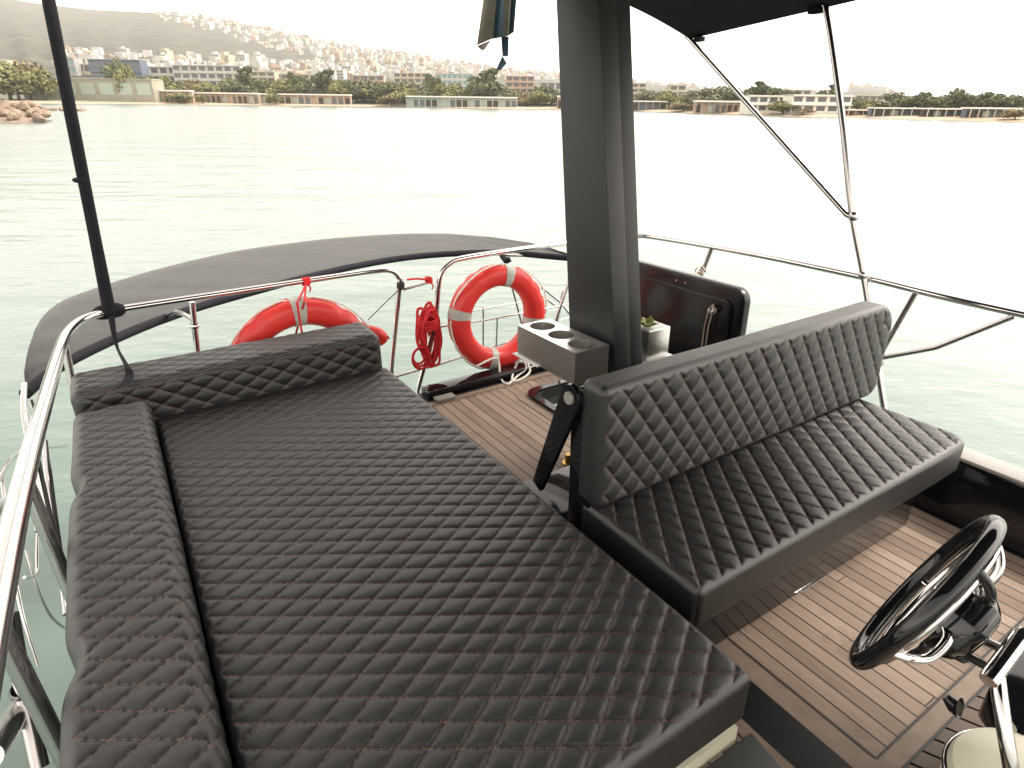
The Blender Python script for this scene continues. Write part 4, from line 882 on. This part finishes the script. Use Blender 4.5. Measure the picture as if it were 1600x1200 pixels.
# beach umbrellas / people are specks; low hedge lines as stuff
# ---- hillside houses
def house_mesh(k):
    rg=random.Random(k); mb=MB(); W,Dp,H=1.0,.9,1.0
    mb.box((-.5,0,-.6),(.5,.9,1.0)); mb.box((-.35,.1,1.0),(.2,.7,1.22)) if k%2 else mb.box((-.5,.1,1.0),(-.05,.8,1.35))
    o=mb.build('h',WALLC[k%3]); me=o.data; bpy.data.objects.remove(o)
    mb=MB(); 
    for f in range(3):
        for b in range(3):
            if rg.random()<.8: mb.box((-.40+.29*b,-.02,.08+.31*f),(-.22+.29*b,.02,.26+.31*f))
    o=mb.build('w',WIN); m2=o.data; bpy.data.objects.remove(o); return me,m2
HM=[house_mesh(k) for k in range(6)]
def invD(px,py):
    lo,hi=700,DMAX-60
    for _ in range(22):
        mid=(lo+hi)/2; h=terr(px,mid); y=HY(px)-(h-HW)/mid*F*1.0*(1.0/0.91)
        if y>py: lo=mid
        else: hi=mid
    return (lo+hi)/2
cnt=0; tries=0
TOWN=MB()
def townbox(p,rot,a,h):
    q=farmat(p,rot); vs=[tuple(q@Vector(v)) for v in ((-a/2,0,-3),(a/2,0,-3),(a/2,a,-3),(-a/2,a,-3),(-a/2,0,h),(a/2,0,h),(a/2,a,h),(-a/2,a,h))]
    TOWN.add(vs,[(0,3,2,1),(4,5,6,7),(0,1,5,4),(1,2,6,5),(2,3,7,6),(3,0,4,7)])
while cnt<1350 and tries<60000:
    tries+=1; px=random.uniform(100,895) if random.random()<.93 else random.uniform(985,1400); sy=skyy(px); py=random.uniform(sy+1,128)
    u=(py-sy)
    p=0
    if 265<px<420: p=1.0 if u<34-abs(px-330)*.08 else 0
    if 330<=px<720: 
        top=np.interp(px,[330,400,500,600,700],[30,48,66,90,100]); bot=np.interp(px,[330,400,500,600,700],[48,80,98,112,118])
        if top<py<bot: p=1.0
    if py>np.interp(px,[100,300,500,700,900],[86,98,104,106,112]): p=max(p,.8)
    if px>690: p=.8
    if random.random()>p: continue
    D=invD(px,py); g=terr(px,D); sc=random.uniform(12,26)*(.55+.45*D/2500); hh=sc*random.uniform(.5,.95)
    hd=random.randrange(6)
    cnt+=1
    if cnt>290: townbox(far(px,D,g),random.uniform(-.5,.5),sc*.8,hh*.8); continue
    o=empty('hill_house'); mw=farmat(far(px,D,g),random.uniform(-.5,.5)); o.matrix_world=mw
    tag(o,'pale flat roofed house in the crowd of houses across the hillside town','house','houses scattered over the hillside')
    for nm,me in (('wall',HM[hd][0]),('window_row',HM[hd][1])):
        c=bpy.data.objects.new(nm,me); COL.objects.link(c); c.parent=o; c.scale=(sc,sc,hh)
tw=TOWN.build('town_houses',WALLC[0],auto=False); tag(tw,'mass of small pale houses covering the far hillside','houses',None,'stuff')
print('houses',cnt)

# ---- rock breakwater at the left
ROCK=mat('boulder',(.22,.165,.12),.9,var=.28,vscale=.9,bump=.4,bscale=2)
def rockmesh(k):
    bm=bmesh.new(); bmesh.ops.create_icosphere(bm,subdivisions=2,radius=1); rg=np.random.default_rng(k+40); pl=rg.normal(size=(9,3)); pl/=np.linalg.norm(pl,axis=1)[:,None]; dd=rg.uniform(.62,.9,9)
    for v in bm.verts:
        p=np.array(v.co); 
        for q,d in zip(pl,dd):
            t=p@q
            if t>d: p=p-q*(t-d)
        v.co=Vector(p*np.array([1,.85,.72]))
    me=bpy.data.meshes.new('boulder'); bm.to_mesh(me); bm.free(); me.materials.append(ROCK); return me
RM=[rockmesh(k) for k in range(6)]
def boulder(px,D,h,r,lab,grp):
    o=bpy.data.objects.new('boulder',random.choice(RM)); COL.objects.link(o); o.matrix_world=farmat(far(px,D,h),random.uniform(0,6.28))@Matrix.Rotation(random.uniform(-.5,.5),4,'X')@Matrix.Diagonal((r,r,r,1)); tag(o,lab,'rock',grp)
for k in range(95):
    px=random.uniform(-130,66); D=random.uniform(121,143); tt=min(1,(D-119)/14)*min(1,(80-px)/45+.12); h=-.2+3.3*tt*random.uniform(.8,1.05)
    boulder(px,D,h,random.uniform(.6,1.45),'rough tan boulder piled on the rock breakwater at the left','boulders of the breakwater')
for k in range(40):
    px=random.uniform(30,128); D=random.uniform(228,250); boulder(px,D,-.1+ .9*random.random()*(1-(px-30)/110),random.uniform(.6,1.3),'brown boulder on the low spit behind the breakwater','boulders of the far spit')
mb=MB(); vs=[]
for px in np.linspace(-140,62,18):
    e=min(1,(66-px)/40)
    for D,h in ((120,-.6),(128,1.6*e),(136,2.6*e),(150,2.6*e),(165,-.6)): vs.append(far(px,D,h))
mb.add(vs,[(i*5+j,(i+1)*5+j,(i+1)*5+j+1,i*5+j+1) for i in range(17) for j in range(4)],True); struct(mb.build('breakwater_mound',ROCK))

# ---- sea haze
HAZE_DENSITY=0.00007
hz=MB(); hz.box((-5200,-60,-2.0),(5200,5000,1150)); ho=hz.build('haze',None)
hm=bpy.data.materials.new('haze_air'); hm.use_nodes=True; hn=hm.node_tree; hn.nodes.remove(hn.nodes['Principled BSDF']); pvn=hn.nodes.new('ShaderNodeVolumePrincipled'); pvn.inputs['Density'].default_value=HAZE_DENSITY; pvn.inputs['Color'].default_value=(.95,.93,.90,1)
pvn.inputs['Anisotropy'].default_value=0.0
hn.links.new(pvn.outputs[0],[q for q in hn.nodes if q.type=='OUTPUT_MATERIAL'][0].inputs['Volume'])
ho.data.materials.clear(); ho.data.materials.append(hm); ho.matrix_world=farmat(SEA0); ho['kind']='stuff'
S.cycles.volume_bounces=1
